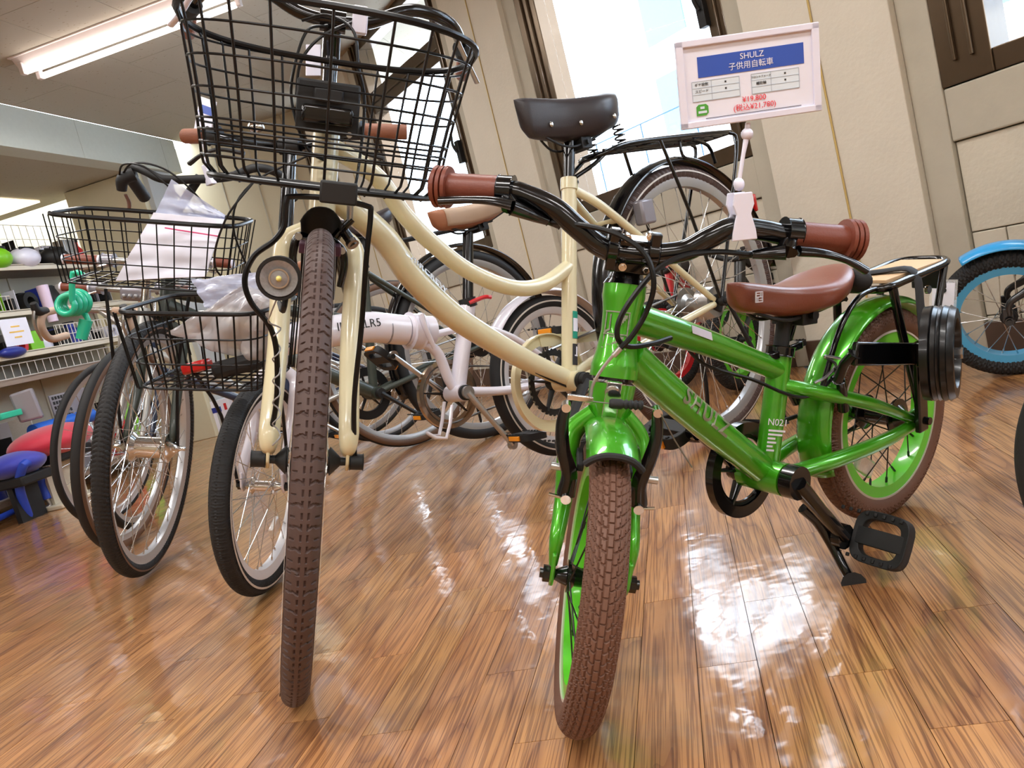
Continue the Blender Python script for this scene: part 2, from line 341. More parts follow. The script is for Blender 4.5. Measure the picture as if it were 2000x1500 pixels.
# one window per bay
M_glass = mat('window_glass', '#ffffff', .02, trans=1., spec=.5)
def glassmat():
    m = bpy.data.materials.new('clear_glass'); m.use_nodes = True; N = m.node_tree.nodes; L = m.node_tree.links; N.remove(N['Principled BSDF'])
    t = N.new('ShaderNodeBsdfTransparent'); g = N.new('ShaderNodeBsdfGlossy'); g.inputs['Roughness'].default_value = .02; mx = N.new('ShaderNodeMixShader'); mx.inputs[0].default_value = .07
    L.new(t.outputs[0], mx.inputs[1]); L.new(g.outputs[0], mx.inputs[2]); L.new(mx.outputs[0], N['Material Output'].inputs[0]); return m
M_glass = glassmat()
for wi, k in enumerate(range(-5, 3)):
    b0 = .517+BAY*k+.085; b1 = min(.02+BAY*(k+1)-.09, 4.7)
    f = MB(); z0, z1 = .775, CEIL
    wslab(f, b0, b0+.07, z0, z1, -.14, -.03); wslab(f, b1-.14, b1, z0, z1, -.14, -.03); wslab(f, b0+.07, b1-.14, z0, z0+.06, -.14, -.035)
    wslab(f, b0+.07, b1-.14, 1.80, 1.93, -.13, -.04); wslab(f, b0+.07, b1-.14, CEIL-.05, CEIL, -.13, -.04)
    wslab(f, b0+.02, b0+.03, z0+.06, z1, -.03, -.018); wslab(f, b1-.055, b1-.045, z0+.06, z1, -.03, -.018); wslab(f, b1-.1, b1-.09, z0+.06, z1, -.03, -.018)
    wslab(f, b0+.07, b1-.14, 1.857, 1.867, -.04, -.03)
    w = tag(part('window_%d' % (wi+1), f, M_frame, smooth=False, bev=.003), kind='structure')
    g = MB(); wslab(g, b0+.07, b1-.14, z0+.06, 1.80, -.092, -.088); part('pane', g, M_glass, w, smooth=False)
    g = MB(); wslab(g, b0+.07, b1-.14, 1.93, CEIL-.05, -.092, -.088); part('pane', g, M_glass, w, smooth=False)
    if k in (0, 1):
        l = MB(); c = wl(b0+.075, 1.31, -.02); l.box(c, (.035, .03, .12), [WD, WN, [0, 0, 1]]); l.tube([c+WN*.02, c+WN*.035+np.array([0, 0, .04]), c+WN*.03+np.array([0, 0, .1])], .008, 8, sm=4)
        part('latch', l, M_blackm, w, bev=.002)
# other walls
def wallbox(name, p, q, z0, z1, m, th=.1):
    p = np.array(p); q = np.array(q); d = nrm(q-p); n = np.array([-d[1], d[0], 0]); L = np.linalg.norm(q-p)
    return tag(part(name, MB().box((p+q)/2+np.array([0, 0, (z0+z1)/2]), (L, th, z1-z0), [d, n, [0, 0, 1]]), m, smooth=False), kind='structure')
M_wallb = mat('wall_back_paint', '#c2b79c', .8, noise=.03, nscale=10, bump=.1, bscale=60)
wallbox('wall_back', ab(BACKA+.05, LEFTB), ab(BACKA+.05, -2.45), 0, CEIL, M_wallb)
wallbox('wall_left', ab(FRONTA, LEFTB-.05), ab(BACKA+.1, LEFTB-.05), 0, CEIL, M_wallb)
wallbox('wall_front', ab(FRONTA-.05, LEFTB), ab(FRONTA-.05, 6.6), 0, CEIL, M_wallb)
# vertical joints on the back wall
for b_ in (-3.25, -2.95, -2.62):
    part('wall_joint', MB().box(ab(BACKA-.003, b_, CEIL/2), (.008, .006, CEIL), [B, A, [0, 0, 1]]), M_conc, bpy.data.objects['wall_back'], smooth=False)
# ceiling: tiles (visible part as parts), plus the lower soffit left of the beam
mb = MB().add([ab(FRONTA-.1, -3.43, CEIL+.02), W0+WD*-8.3-WN*.12+np.array([0,0,CEIL+.02]), W0+WD*5.1-WN*.12+np.array([0,0,CEIL+.02]), ab(BACKA+.4, -3.43, CEIL+.02)], [(0, 3, 2, 1)])
ceil = tag(part('ceiling', mb, M_gap, smooth=False), kind='structure')
TS = .40; TL = .90
tm = MB().box((0, 0, .01), (TS-.003, TL-.003, .02)).mesh('ceiling_tile', M_ceil, False)
far = MB(); ntile = 0
for i in range(0, 26):
    for j in range(-5, 7):
        c = ab(.08+j*TL+(TL/2 if i % 2 else 0), -3.42+TS*(i+.5), CEIL)
        if not ((c-W0)@WN > -.38 and c@A < BACKA+.5 and c@A > FRONTA-.4): continue
        q = CR@(c-CO)
        if q[2] > .5 and -250 < 1000+FPX*q[0]/q[2] < 2100 and -350 < 750+FPX*q[1]/q[2] < 900:
            o = bpy.data.objects.new('ceiling_tile', tm); COL.objects.link(o); o.parent = ceil; o.location = c; o.rotation_euler = (0, 0, -AZ)
        else: far.box(c+np.array([0, 0, .01]), (TS-.003, TL-.003, .02), [B, A, [0, 0, 1]])
part('far_tiles', far, M_ceil, ceil, smooth=False, kind='stuff')
mb = MB()
for j in range(-6, 7):
    a0, a1 = .22+j*.88, .22+(j+1)*.88-.002
    if a0 > 5.67: continue
    a1 = min(a1, 5.67)
    if a1 < FRONTA: continue
    o = part('beam_panel', MB().box(ab((a0+a1)/2, -3.49, 2.125), (.14, a1-a0, .25), [B, A, [0, 0, 1]]), M_ceil if False else M_beam, ceil, smooth=False, bev=.002)
soff = tag(part('ceiling_lower', MB().box(ab((FRONTA+5.2)/2, (LEFTB-3.5)/2, 2.02), (abs(LEFTB+3.5), 5.2-FRONTA+.4, .03), [B, A, [0, 0, 1]]), M_ceil, smooth=False), kind='structure')
# light column block under the beam end
colm = MB().box(ab(5.33, -3.80, 1.0), (.62, .26, 2.0), [B, A, [0, 0, 1]])
tag(part('wall_column', colm, mat('column_paint', '#d0caaf', .8, noise=.03), smooth=False, bev=.004), kind='structure')
tag(part('trim_1', MB().box(ab(5.40, -3.47, 1.0), (.045, .30, 1.99), [B, A, [0, 0, 1]]), mat('column_panel', '#b9bec0', .6, noise=.03), smooth=False, bev=.003), kind='structure')
tag(part('trim_2', MB().box(ab(4.9, -4.75, 1.995), (.85, .6, .012), [B, A, [0, 0, 1]]), mat('soffit_lamp', '#fff3d8', .5, emit=2.2), smooth=False), kind='structure', label='lit flat panel lamp in the low ceiling at far left')

# fluorescent fittings
M_tube = mat('fluorescent_tube', '#fff6f2', .4, emit=7)
M_fit = mat('fitting_white', '#d9cfcb', .35, 0, .2, noise=.02)
def fitting():
    r = empty('ceiling_light', Matrix.Identity(4))
    part('housing', MB().prism([(-.035, 0), (.035, 0), (.075, .055), (-.075, .055)], (0, 0, -.06), (0, 1, 0), (0, 0, 1), 1.24), M_fit, r, smooth=False, bev=.004)
    part('tray', MB().box((0, 0, -.004), (1.26, .17, .008)), M_fit, r, smooth=False, bev=.002)
    for y in (-.055, .055):
        t = part('tube', MB().cyl((-.565, y, -.078), (.565, y, -.078), .0145, n=16), M_tube, r)
        for sx in (-1, 1): part('lamp_holder', MB().box((sx*.585, y, -.062), (.025, .03, .06)), M_fit, t, smooth=False, bev=.004)
    return r
f0 = fitting()
def copy_tree(o, parent=None):
    c = o.copy(); COL.objects.link(c); c.parent = parent
    if parent is not None: c.matrix_parent_inverse = o.matrix_parent_inverse.copy()
    for ch in list(o.children): copy_tree(ch, c)
    return c
LL = ['twin-tube fluorescent ceiling fitting glowing at upper left, nearest the white beam', 'twin-tube fluorescent fitting above the camera left, out of frame', 'twin-tube fluorescent fitting above the bicycles, out of frame']
for i, (a, b) in enumerate(LAMPS):
    r = f0 if i == 0 else copy_tree(f0)
    p = ab(a, b, CEIL); c, s = math.cos(-AZ), math.sin(-AZ)
    r.matrix_world = M4(np.array([[c, -s, 0], [s, c, 0], [0, 0, 1]]), p)
    tag(r, LL[0] if i == 0 else 'twin-tube fluorescent ceiling fitting outside the picture, lighting the shop', 'ceiling light', 'fluorescent ceiling lights' if i == 0 else 'fluorescent ceiling lights out of frame')

# outside the windows
ext = tag(part('pavement', MB().box(wl(1.5, -.35, -6.5), (26, 12, .1), [WD, WN, [0, 0, 1]]), mat('pale_pavement', '#d8dadb', .8, noise=.05), smooth=False), kind='structure')
bld = empty('building', Matrix.Identity(4)); tag(bld, 'pale overexposed building seen through the shop windows', 'building')
mb = MB(); wslab(mb, -8, 12, -.3, 6, -12, -9.5); part('facade', mb, mat('pale_facade', '#eef3f6', .8, noise=.04, nscale=1), bld, smooth=False)
for i in range(9):
    for j in range(3):
        mb = MB(); wslab(mb, -7+i*2, -6+i*2, .7+j*1.8, 1.9+j*1.8, -9.5, -9.47); part('window_pane', mb, mat('pale_pane', '#4f86b0', .2, noise=.1, nscale=2), bld, smooth=False)
fence = empty('street_railing', Matrix.Identity(4)); tag(fence, 'thin pale blue railing outside the window behind the black saddle', 'railing')
M_rail = mat('pale_rail', '#2f5878', .5, noise=.05)
for i in range(-1, 9):
    p = wl(i*.55, 0, -2.2); part('post', MB().cyl(p+np.array([0, 0, -.3]), p+np.array([0, 0, 1.5]), .006, n=8), M_rail, fence)
for z in (.75, 1.1, 1.5): part('rail', MB().cyl(wl(-.6, z, -2.2), wl(4.5, z, -2.2), .006, n=8), M_rail, fence)
pole = tag(part('utility_pole', MB().cyl(wl(2.05, -.3, -4), wl(2.05, 6, -4), .09, .08), mat('pale_pole', '#3d7fb8', .6, noise=.1)), 'pale blue post outside the window, left of the black saddle', 'pole')

# ------------------------------------------------------------------ bicycles
class Bike:
    def __init__(s, name, x, y, hd, lean, st, W, R, trail=0., ha=70):
        c, sn = math.cos(hd), math.sin(hd); s.Mr = np.array([[c, -sn, 0], [sn, c, 0], [0, 0, 1.]])@rot3([1., 0, 0], -lean); s.o = np.array([x, y, 0.])
        s.ax = np.array([-math.cos(math.radians(ha)), 0, math.sin(math.radians(ha))]); a70 = np.array([-math.cos(math.radians(70)), 0, math.sin(math.radians(70))])
        s.p = np.array([W-.05-trail, 0, R]); s.Sr = rot3(a70, st); s.W = W; s.R = R; s.axis = a70
        s.S = M4(s.Sr, s.p-s.Sr@s.p); s.root = empty(name, M4(s.Mr, s.o))
    def pl(s, u, v, off=0, steer=False):                       # point seen at (u, v) on the bike's plane y = off
        O, d = ray(u, v); a = (O-s.o)@s.Mr; b = d@s.Mr
        if steer: a = (a-s.p)@s.Sr+s.p; b = b@s.Sr
        return a+(off-a[1])/b[1]*b
    def px(s, u, v, X, steer=True):                            # ... on the plane x = X of the steered front
        O, d = ray(u, v); a = (O-s.o)@s.Mr; b = d@s.Mr
        if steer: a = (a-s.p)@s.Sr+s.p; b = b@s.Sr
        return a+(X-a[0])/b[0]*b
    def at(s, z): return s.p+s.axis*((z-s.p[2])/s.axis[2])      # steering axis point at height z
    def add(s, name, mb, m, steer=False, **k): return part(name, mb, m, s.root, s.S if steer else None, **k)
def wheel(b, name, hub, steer, R, tw, Mrim, Mtire, Mspoke, Mhub, ns=28, hw=.05, hr=.015, rimh=.02, tread=None, sidewall=None, stripe=None, spokes=True, fl=.02, nu=160, reflector=None, labels=None, flat_rim=False):
    X = Matrix.Translation(Vector(hub)); X = (b.S@X) if steer else X
    Ro = R-tw*.80; hwid = tw*.36
    pr = [(Ro, -hwid), (Ro, hwid), (Ro-rimh*.35, hwid), (Ro-rimh, hwid*.62), (Ro-rimh-.002, 0), (Ro-rimh, -hwid*.62), (Ro-rimh*.35, -hwid)]
    if flat_rim: pr = [(Ro, -hwid), (Ro, hwid), (Ro-rimh, hwid*.95), (Ro-rimh+.002, 0), (Ro-rimh, -hwid*.95)]
    w = part(name, MB().lathe((0, 0, 0), (0, 1, 0), pr, 96), Mrim, b.root, X)
    # tyre
    rc = R-tw/2; nv = 14
    if tread is None:
        t = MB().lathe((0, 0, 0), (0, 1, 0), [(rc+tw/2*math.cos(a), tw/2*math.sin(a)) for a in np.linspace(0, 2*PI, nv, endpoint=False)], nu)
    else:
        na, nb = tread['n']; th = np.linspace(0, 2*PI, na, endpoint=False); ph = np.linspace(-2.35, 2.35, nb)
        TH, PH = np.meshgrid(th, ph, indexing='ij'); dep = tread['f'](TH, PH); rr = tw/2-dep
        rad = rc+rr*np.cos(PH); G = np.stack([rad*np.cos(TH), rr*np.sin(PH), rad*np.sin(TH)], -1); t = MB().grid(G, True, False)
    part('tire', t, Mtire, w, ang=25 if tread else 40)
    if sidewall:
        for sy in (-1, 1): part('sidewall', MB().lathe((0, 0, 0), (0, 1, 0), [(rc+(tw/2+.0009)*math.cos(a), sy*(tw/2+.0009)*math.sin(a)) for a in np.linspace(.95, 2.5, 8)], 96, closed=False), sidewall, w)
    if stripe:
        for sy in (-1, 1): part('stripe', MB().lathe((0, 0, 0), (0, 1, 0), [(rc+(tw/2+.0014)*math.cos(a), sy*(tw/2+.0014)*math.sin(a)) for a in np.linspace(1.35, 1.55, 3)], 96, closed=False), stripe, w)
    h = MB().lathe((0, 0, 0), (0, 1, 0), [(0.004, -hw-.012), (.006, -hw-.01), (.007, -hw+.004), (hr, -hw*.62), (fl, -hw*.6), (fl, -hw*.52), (hr*.9, -hw*.4), (hr*.9, hw*.4), (fl, hw*.52), (fl, hw*.6), (hr, hw*.62), (.007, hw-.004), (.006, hw+.01), (.004, hw+.012)], 24, closed=False)
    h.cyl((0, -hw-.014, 0), (0, hw+.014, 0), .0045, n=8); part('hub', h, Mhub, w)
    # spokes
    r0 = fl-.003; r1 = Ro-rimh+.002; cross = .9
    mats = []; Ls = []
    for i in range(ns):
        sy = 1 if i % 2 else -1; a1 = 2*PI*i/ns; sg = 1 if (i//2) % 2 else -1
        p = np.array([r0*math.cos(a1+sg*cross*1.3), sy*hw*.56, r0*math.sin(a1+sg*cross*1.3)]); q = np.array([r1*math.cos(a1), sy*.003, r1*math.sin(a1)])
        d = nrm(q-p); u = nrm(np.cross(d, [.3, 1, .2])); mats.append((M4(np.array([d, u, np.cross(d, u)]).T, p), np.linalg.norm(q-p), p, q))
    if spokes:
        L = mats[0][1]; sm_ = MB(); sm_.cyl((0, 0, 0), (L, 0, 0), .0011, n=5); sm_.cyl((L-.012, 0, 0), (L, 0, 0), .0021, n=5); sme = sm_.mesh('spoke', Mspoke)
        for X_, _, _, _ in mats:
            o = bpy.data.objects.new('spoke', sme); COL.objects.link(o); o.parent = w; o.matrix_local = X_
    else:
        sm_ = MB()
        for _, _, p, q in mats: sm_.cyl(p, q, .0012, n=4)
        part('spokes', sm_, Mspoke, w, kind='stuff')
    if reflector is not None:
        a = reflector; rr = (r0+r1)*.62; c = np.array([rr*math.cos(a), 0, rr*math.sin(a)])
        part('wheel_reflector', MB().box(c, (.05, .012, .03), [[-math.sin(a), 0, math.cos(a)], [0, 1, 0], [math.cos(a), 0, math.sin(a)]]), M_clearr, w, bev=.004)
    return w
def fender(b, name, hub, steer, rad, hwid, a0, a1, m, arch=.35, th=.0016, n=48, lip=None):
    P = []
    for t in np.linspace(a0, a1, n):
        row = []
        for q in np.linspace(-1, 1, 13):
            r = rad-arch*hwid*(abs(q)**2.6); row.append((hub[0]+r*math.cos(t), q*hwid*(1-.04*abs(q)), hub[2]+r*math.sin(t)))
        P.append(row)
    f = b.add(name, MB().grid(P), m, steer, solid=th)
    if lip is not None:
        mb = MB(); t = a0
        row = [(hub[0]+(rad-arch*hwid*(abs(q)**2.6))*math.cos(t), q*hwid, hub[2]+(rad-arch*hwid*(abs(q)**2.6))*math.sin(t)) for q in np.linspace(-1, 1, 17)]
        mb.tube(row, .0042, 8); part('fender_lip', mb, lip, f)
    return f
def saddle(b, name, nose, rear, w, th, m, y0=0, rivets=False, under=M_blackm, parent_post=None, nose_w=.022, sag=.006, flank=None):
    nose = np.asarray(nose, float); rear = np.asarray(rear, float); L = np.linalg.norm(rear-nose); d = (rear-nose)/L; up = nrm(np.array([-d[2], 0, d[0]])); up = up if up[2] > 0 else -up
    P = []; ts = np.linspace(0, 1, 22)
    for t in ts:
        e = math.sin(PI*min(max((t+.015)/1.03, 0.001), .999))**.42
        ew = min(e, (max(t, .0005)/.18)**.5); hw = (nose_w+(w/2-nose_w)*(1/(1+math.exp(-(t-.55)*11))))*ew
        zc = sag*(math.cos(2*PI*t)) + (.012*(t-.7)/.3 if t > .7 else 0)
        dep = th*(.9+.1*math.sin(PI*t))*(min(1, max(0, math.sin(PI*min(max((t+.01)/1.02, .001), .999)))*6)**.4)*(.4+.6*min(1, t/.10)**.5)
        row = []
        for a in np.linspace(0, 2*PI, 20, endpoint=False):
            cx = math.copysign(abs(math.cos(a))**.75, math.cos(a))*hw; sz = math.sin(a)
            z = (sz**.8*dep*.34 if sz >= 0 else -abs(sz)**.45*dep*.72)+zc-dep*.3
            k = 1-.16*(1 if sz < 0 else 0)*abs(sz)
            row.append(nose+d*(t*L)+up*z+np.array([0, cx*k, 0]))
        P.append(row)
    P = np.array(P); mb = MB().grid(P, False, True); mb.F.append(tuple(range(20))); mb.F.append(tuple(range(21*20, 22*20))[::-1])
    s = b.add(name, mb, m, ang=60)
    u = MB()
    mid = nose+d*(.58*L)-up*(th*1.15)
    for sy in (-1, 1): u.tube([nose+d*(.12*L)-up*th*.7, nose+d*(.35*L)-up*th*1.2+np.array([0, sy*.02, 0]), mid+np.array([0, sy*.022, 0]), nose+d*(.9*L)-up*th*.75+np.array([0, sy*.03, 0])], .0032, 6, sm=5)
    u.box(mid+up*.0, (.035, .055, .028), [d, [0, 1, 0], up]); u.cyl(mid+np.array([0, -.036, 0]), mid+np.array([0, .036, 0]), .006, n=10)
    part('saddle_rails', u, under, s, bev=.002)
    if rivets:
        for sy in (-1, 1):
            for t, f in ((.22, .62), (.48, .62), (.76, .62)):
                i = int(round(t*21)); row = P[i]; q = row[np.argmax(row[:, 1]*sy)]-up*th*.38
                part('rivet', MB().ball(q, .0062, 8, (1, .45, 1)), M_chrome, s)
    if flank:
        for sy in (-1, 1):
            G = []
            for i in range(3, 19):
                row = P[i]; order = range(0, 20); pts = [row[j] for j in order if row[j][1]*sy > 0]; pts.sort(key=lambda p: -(p@up)); n = len(pts)
                sel = pts[2:n-1]; c = row.mean(0); sel = [p+nrm((p-c)*np.array([0, 1, 1]))*.0012 for p in sel][:6]; G.append(sel)
            k = min(len(g) for g in G); part('side_panel', MB().grid([g[:k] for g in G]), flank, s, solid=.0012)
    return s
def pedal(b, c, ax, tilt, parent, m=M_blackm, orange=True, w=.085, l=.08, label=None):
    # c centre, ax sideways sign, tilt about y
    e1 = np.array([math.cos(tilt), 0, math.sin(tilt)]); e3 = np.array([-math.sin(tilt), 0, math.cos(tilt)]); e2 = np.array([0, 1., 0])
    P = []
    mb = MB(); c = np.asarray(c, float)
    t = np.linspace(0, 2*PI, 28, endpoint=False); n = 4.
    loop = [c+e1*(l/2)*math.copysign(abs(math.cos(a))**(2/n), math.cos(a))+e2*(w/2)*math.copysign(abs(math.sin(a))**(2/n), math.sin(a)) for a in t]
    ins = [c+e1*(l/2-.012)*math.copysign(abs(math.cos(a))**(2/n), math.cos(a))+e2*(w/2-.012)*math.copysign(abs(math.sin(a))**(2/n), math.sin(a)) for a in t]
    G = np.array([[a-e3*.010, a+e3*.010, b_+e3*.008, b_-e3*.008] for a, b_ in zip(loop, ins)]); mb.grid(G, True, True)
    mb.box(c, (.026, w-.01, .018), [e1, e2, e3])
    for i in range(-5, 3):
        for sx in (-1, 1): mb.box(c+e2*i*.013+e1*sx*(l/2-.006)+e3*.010, (.006, .005, .004), [e1, e2, e3])
    mb.cyl(c-e2*ax*(w/2), c-e2*ax*(w/2+.022), .006, n=8)
    p = b.add('pedal', mb, m, bev=.0012, label=label)
    if orange:
        for sx in (-1, 1): part('pedal_reflector', MB().box(c+e1*sx*(l/2+.001), (.005, w*.5, .013), [e1, e2, e3]), M_orange, p, bev=.001)
    return p
def crank(b, bb, tip, m, y0, y1, r=.011):
    mb = MB(); bb = np.asarray(bb, float); tip = np.asarray(tip, float)
    p0 = np.array([bb[0], y0, bb[2]]); p1 = np.array([tip[0], y1, tip[2]])
    mb.tube([p0, p0*.5+p1*.5, p1], [r*1.25, r, r], 10, flat=.62); mb.cyl(p0-np.array([0, .012*np.sign(y0), 0]), p0+np.array([0, .008*np.sign(y0), 0]), r*1.5, n=16); mb.cyl(p1-np.array([0, .007*np.sign(y0), 0]), p1+np.array([0, .007*np.sign(y0), 0]), r*1.15, n=14)
    return b.add('crank_arm', mb, m)
def chainring(b, c, y, R, m, spider, arms=5, guard=None, gw=.01, name='chainring'):
    c = np.array([c[0], y, c[2]]); nt = int(2*PI*R/.0127)
    t = np.linspace(0, 2*PI, nt*4, endpoint=False); G = []
    for i, a in enumerate(t):
        ro = R+(.0035 if i % 4 in (1, 2) else 0); u = np.array([math.cos(a), 0, math.sin(a)]); G.append([c+u*ro-[0, .0015, 0], c+u*ro+[0, .0015, 0], c+u*(R-.013)+[0, .0015, 0], c+u*(R-.013)-[0, .0015, 0]])
    o = b.add(name, MB().grid(G, True, True), m)
    s = MB()
    for k in range(arms):
        a = 2*PI*k/arms+.3; u = np.array([math.cos(a), 0, math.sin(a)]); s.tube([c, c+u*(R-.006)], [.012, .006], 8, flat=.4)
    s.cyl(c-[0, .006, 0], c+[0, .006, 0], .02, n=20); part('spider', s, spider, o)
    if guard:
        part('chain_guard', MB().lathe(c, (0, 1, 0), [(R+.012, -.007), (R+.012, .007), (R+.012-gw, .007), (R+.012-gw, -.007)], 72), guard, o)
    return o
def chain(b, c, r, hub, rh, y, m=M_steel):
    c = np.array([c[0], y, c[2]]); h = np.array([hub[0], y, hub[2]]); P = []
    for a in np.linspace(-PI/2, PI/2, 14): P.append(c+[r*math.cos(a), 0, r*math.sin(a)])
    for a in np.linspace(PI/2, 1.5*PI, 10): P.append(h+[rh*math.cos(a), 0, rh*math.sin(a)])
    return b.add('chain', MB().tube(P, .0035, 6, closed=True), m)
def grip(mb, p, q, r, rings=0, n=16):
    p = np.asarray(p, float); q = np.asarray(q, float); d = q-p; L = np.linalg.norm(d)
    if not rings: mb.tube([p, p+d*.03, p+d*.97, q], [r*.85, r, r, r*.9], n); return mb
    pts = [p]; rr = [r]; pts.append(p+d*.74); rr.append(r*1.02)
    k = .76
    for i in range(rings):
        for f, s in ((0, 1.02), (.004, 1.45), (.05, 1.5), (.055, 1.1)):
            pts.append(p+d*(k+f)); rr.append(r*s)
        k += .075
    pts.append(q); rr.append(r*1.2)
    return mb.tube(pts, rr, n)
def lever(b, steer, pivot, clamp, tip, m=M_black, body=None, side=1):
    mb = MB(); clamp = np.asarray(clamp); pivot = np.asarray(pivot); tip = np.asarray(tip)
    mid = pivot*.55+tip*.45+np.array([.006, 0, 0]); mb.tube([pivot, mid, tip*.85+mid*.15, tip], [.009, .008, .0065, .008], 10, sm=5, flat=.6)
    return mb

# ================================================================== green kids bicycle
def tread_green(TH, PH):
    # stepped chevron blocks: cross arcs + slanted grooves + narrow centre rib lines
    x = TH*.18; w = PH/1.15                              # arc length (m), -1..1 over the tread
    aw = np.abs(w); pitch = .0126
    ph = (x - .004*aw**2*6)/pitch; f = ph-np.floor(ph)
    g = (f < .15) & (aw < 1.35) & (aw > .16)
    f2 = ((x+.0063)/pitch) % 1; g |= (f2 < .13) & (aw <= .16)
    side = (w > 0)
    for k, c in enumerate((.40, .68, .98)):
        off = c+.10*(f-.5); g |= (np.abs(aw-off) < .036)
    g |= (np.abs(aw-.165) < .028)
    dep = np.where(g, .0020, 0.)
    return np.where(aw > 1.4, 0.0, dep)
g = Bike('kids_bicycle', .577, 1.320, -2.581, .149, .930, .680, .181, -.025)
tag(g.root, 'glossy green kids bicycle with brown tires, brown grips and price board, at front right', 'bicycle')
HF = (g.W, 0, g.R); HR = (0, 0, g.R)
wheel(g, 'front_wheel', HF, True, g.R, .046, M_limerim, M_brtire, mat('black_spoke', '#141414', .3, noise=.1), M_black, ns=20, hw=.046, hr=.013, rimh=.02, tread=dict(n=(1450, 74), f=tread_green), stripe=None, flat_rim=True)
wheel(g, 'rear_wheel', HR, False, g.R, .046, M_limerim, M_brtire, MATS['black_spoke'], M_black, ns=20, hw=.05, hr=.02, rimh=.022, flat_rim=True, fl=.03, tread=dict(n=(1000, 46), f=tread_green), reflector=-.9)
for hub, st, nm in ((HF, True, 'front'), (HR, False, 'rear')):
    for sy in (-1, 1):
        part('rim_edge', MB().lathe(hub, (0, 1, 0), [(g.R-.034, sy*.017), (g.R-.041, sy*.0185), (g.R-.041, sy*.0155)], 72), M_stripe, g.root, g.S if st else None)
# frame
A0 = g.at(.512); A1 = g.at(.405)
ht = MB(); kk = [0, .12, .3, .5, .72, .88, 1]; ht.tube([A0+(A1-A0)*k for k in kk], [.0265, .0265, .0235, .0225, .0255, .0295, .0295], 28, sm=4)
fr = g.add('head_tube', ht, M_green)
part('headset_ring', MB().cyl(A0, A0+g.axis*.006, .0275, .024, 28), M_black, fr); part('headset_ring', MB().cyl(A1-g.axis*.0035, A1, .0262, n=28), M_black, fr)
BBc = np.array([.308, 0, .180]); ST = np.array([.252, 0, .352])
def tubep(name, pts, r, m=M_green, n=20, sm=6, **k): return g.add(name, MB().tube(pts, r, n, sm=sm), m, **k)
tubep('top_tube', [(.528, 0, .470), (.40, 0, .405), (.262, 0, .330)], [.0205, .018, .016])
dt = tubep('down_tube', [(.545, 0, .425), (.44, 0, .315), (.313, 0, .190)], [.0235, .0225, .0215])
st_ = tubep('seat_tube', [(.304, 0, .19), (.252, 0, .348)], .0172, sm=0)
bbs = g.add('bottom_bracket', MB().cyl((.308, -.037, .18), (.308, .037, .18), .0245, n=28), M_green)
part('bearing_cup', MB().cyl((.308, .037, .18), (.308, .046, .18), .021, n=28), M_black, bbs); part('bearing_cup', MB().cyl((.308, -.046, .18), (.308, -.037, .18), .021, n=28), M_black, bbs)
DO = np.array([-.004, .056, .178])
for sy in (-1, 1):
    q = DO*[1, sy, 1]
    tubep('chainstay', [(.300, sy*.018, .178), (.20, sy*.045, .176), (.09, sy*.056, .172), q+[.012, 0, -.006]], [.0125, .0125, .0115, .009])
    tubep('seat_stay', [(.262, sy*.006, .306), (.225, sy*.030, .29), (.12, sy*.053, .243), q+[.012, 0, .006]], [.0115, .0115, .0105, .008])
    g.add('dropout', MB().prism([(-.022, -.004), (-.014, .022), (.018, .018), (.03, 0), (.015, -.018), (-.016, -.014)], q, (1, 0, 0), (0, 0, 1), .006), M_green, bev=.002)
    ab_ = MB().cyl((0, sy*.05, g.R), (0, sy*.083, g.R), .0065, n=12); ab_.cyl((0, sy*.058, g.R), (0, sy*.068, g.R), .012, n=8); g.add('axle_nut', ab_, M_black)
tubep('stay_bridge', [(.215, -.033, .285), (.215, .033, .285)], .007, sm=0); 
# fork
C0 = g.at(.398); CB = g.at(.352)
g.add('fork_crown', MB().tube([C0, C0-g.axis*.02, CB], [.029, .0275, .020], 28, sm=4), M_green, True)
def fork(b, m, crown, hub, spread, r0, r1, wid, bow=.01, n=14, r2=None):
    for sy in (-1, 1):
        e = np.array([hub[0], sy*spread, hub[2]]); p1 = np.array([crown[0]+.002, sy*wid*.45, crown[2]+.012]); p2 = np.array([crown[0]+.004, sy*wid*.98, crown[2]-.012]); p3 = p2*.85+e*.15+np.array([0, sy*.004, 0])
        p4 = p2*.5+e*.5+np.array([-.004, 0, 0]); p5 = e+np.array([-bow, 0, .045])
        f = b.add('fork_leg', MB().tube([p1, p2, p3, p4, p5, e+np.array([-.003, 0, .012])], [r0*.9, r0, r0, (r0+r1)/2, r1, r1*.6], n, sm=6), m, True)
        part('dropout', MB().prism([(-.012, .03), (.01, .034), (.014, 0), (.006, -.014), (-.012, -.012)], e, (1, 0, 0), (0, 0, 1), .0055), m, f, bev=.002)
        a = MB().cyl(e-[0, sy*.004, 0], e+[0, sy*.015, 0], .0062, n=10); a.cyl(e+[0, sy*.003, 0], e+[0, sy*.011, 0], .0105, n=8); part('axle_nut', a, M_black, f)
fork(g, M_green, CB, HF, .046, .0135, .009, .040)
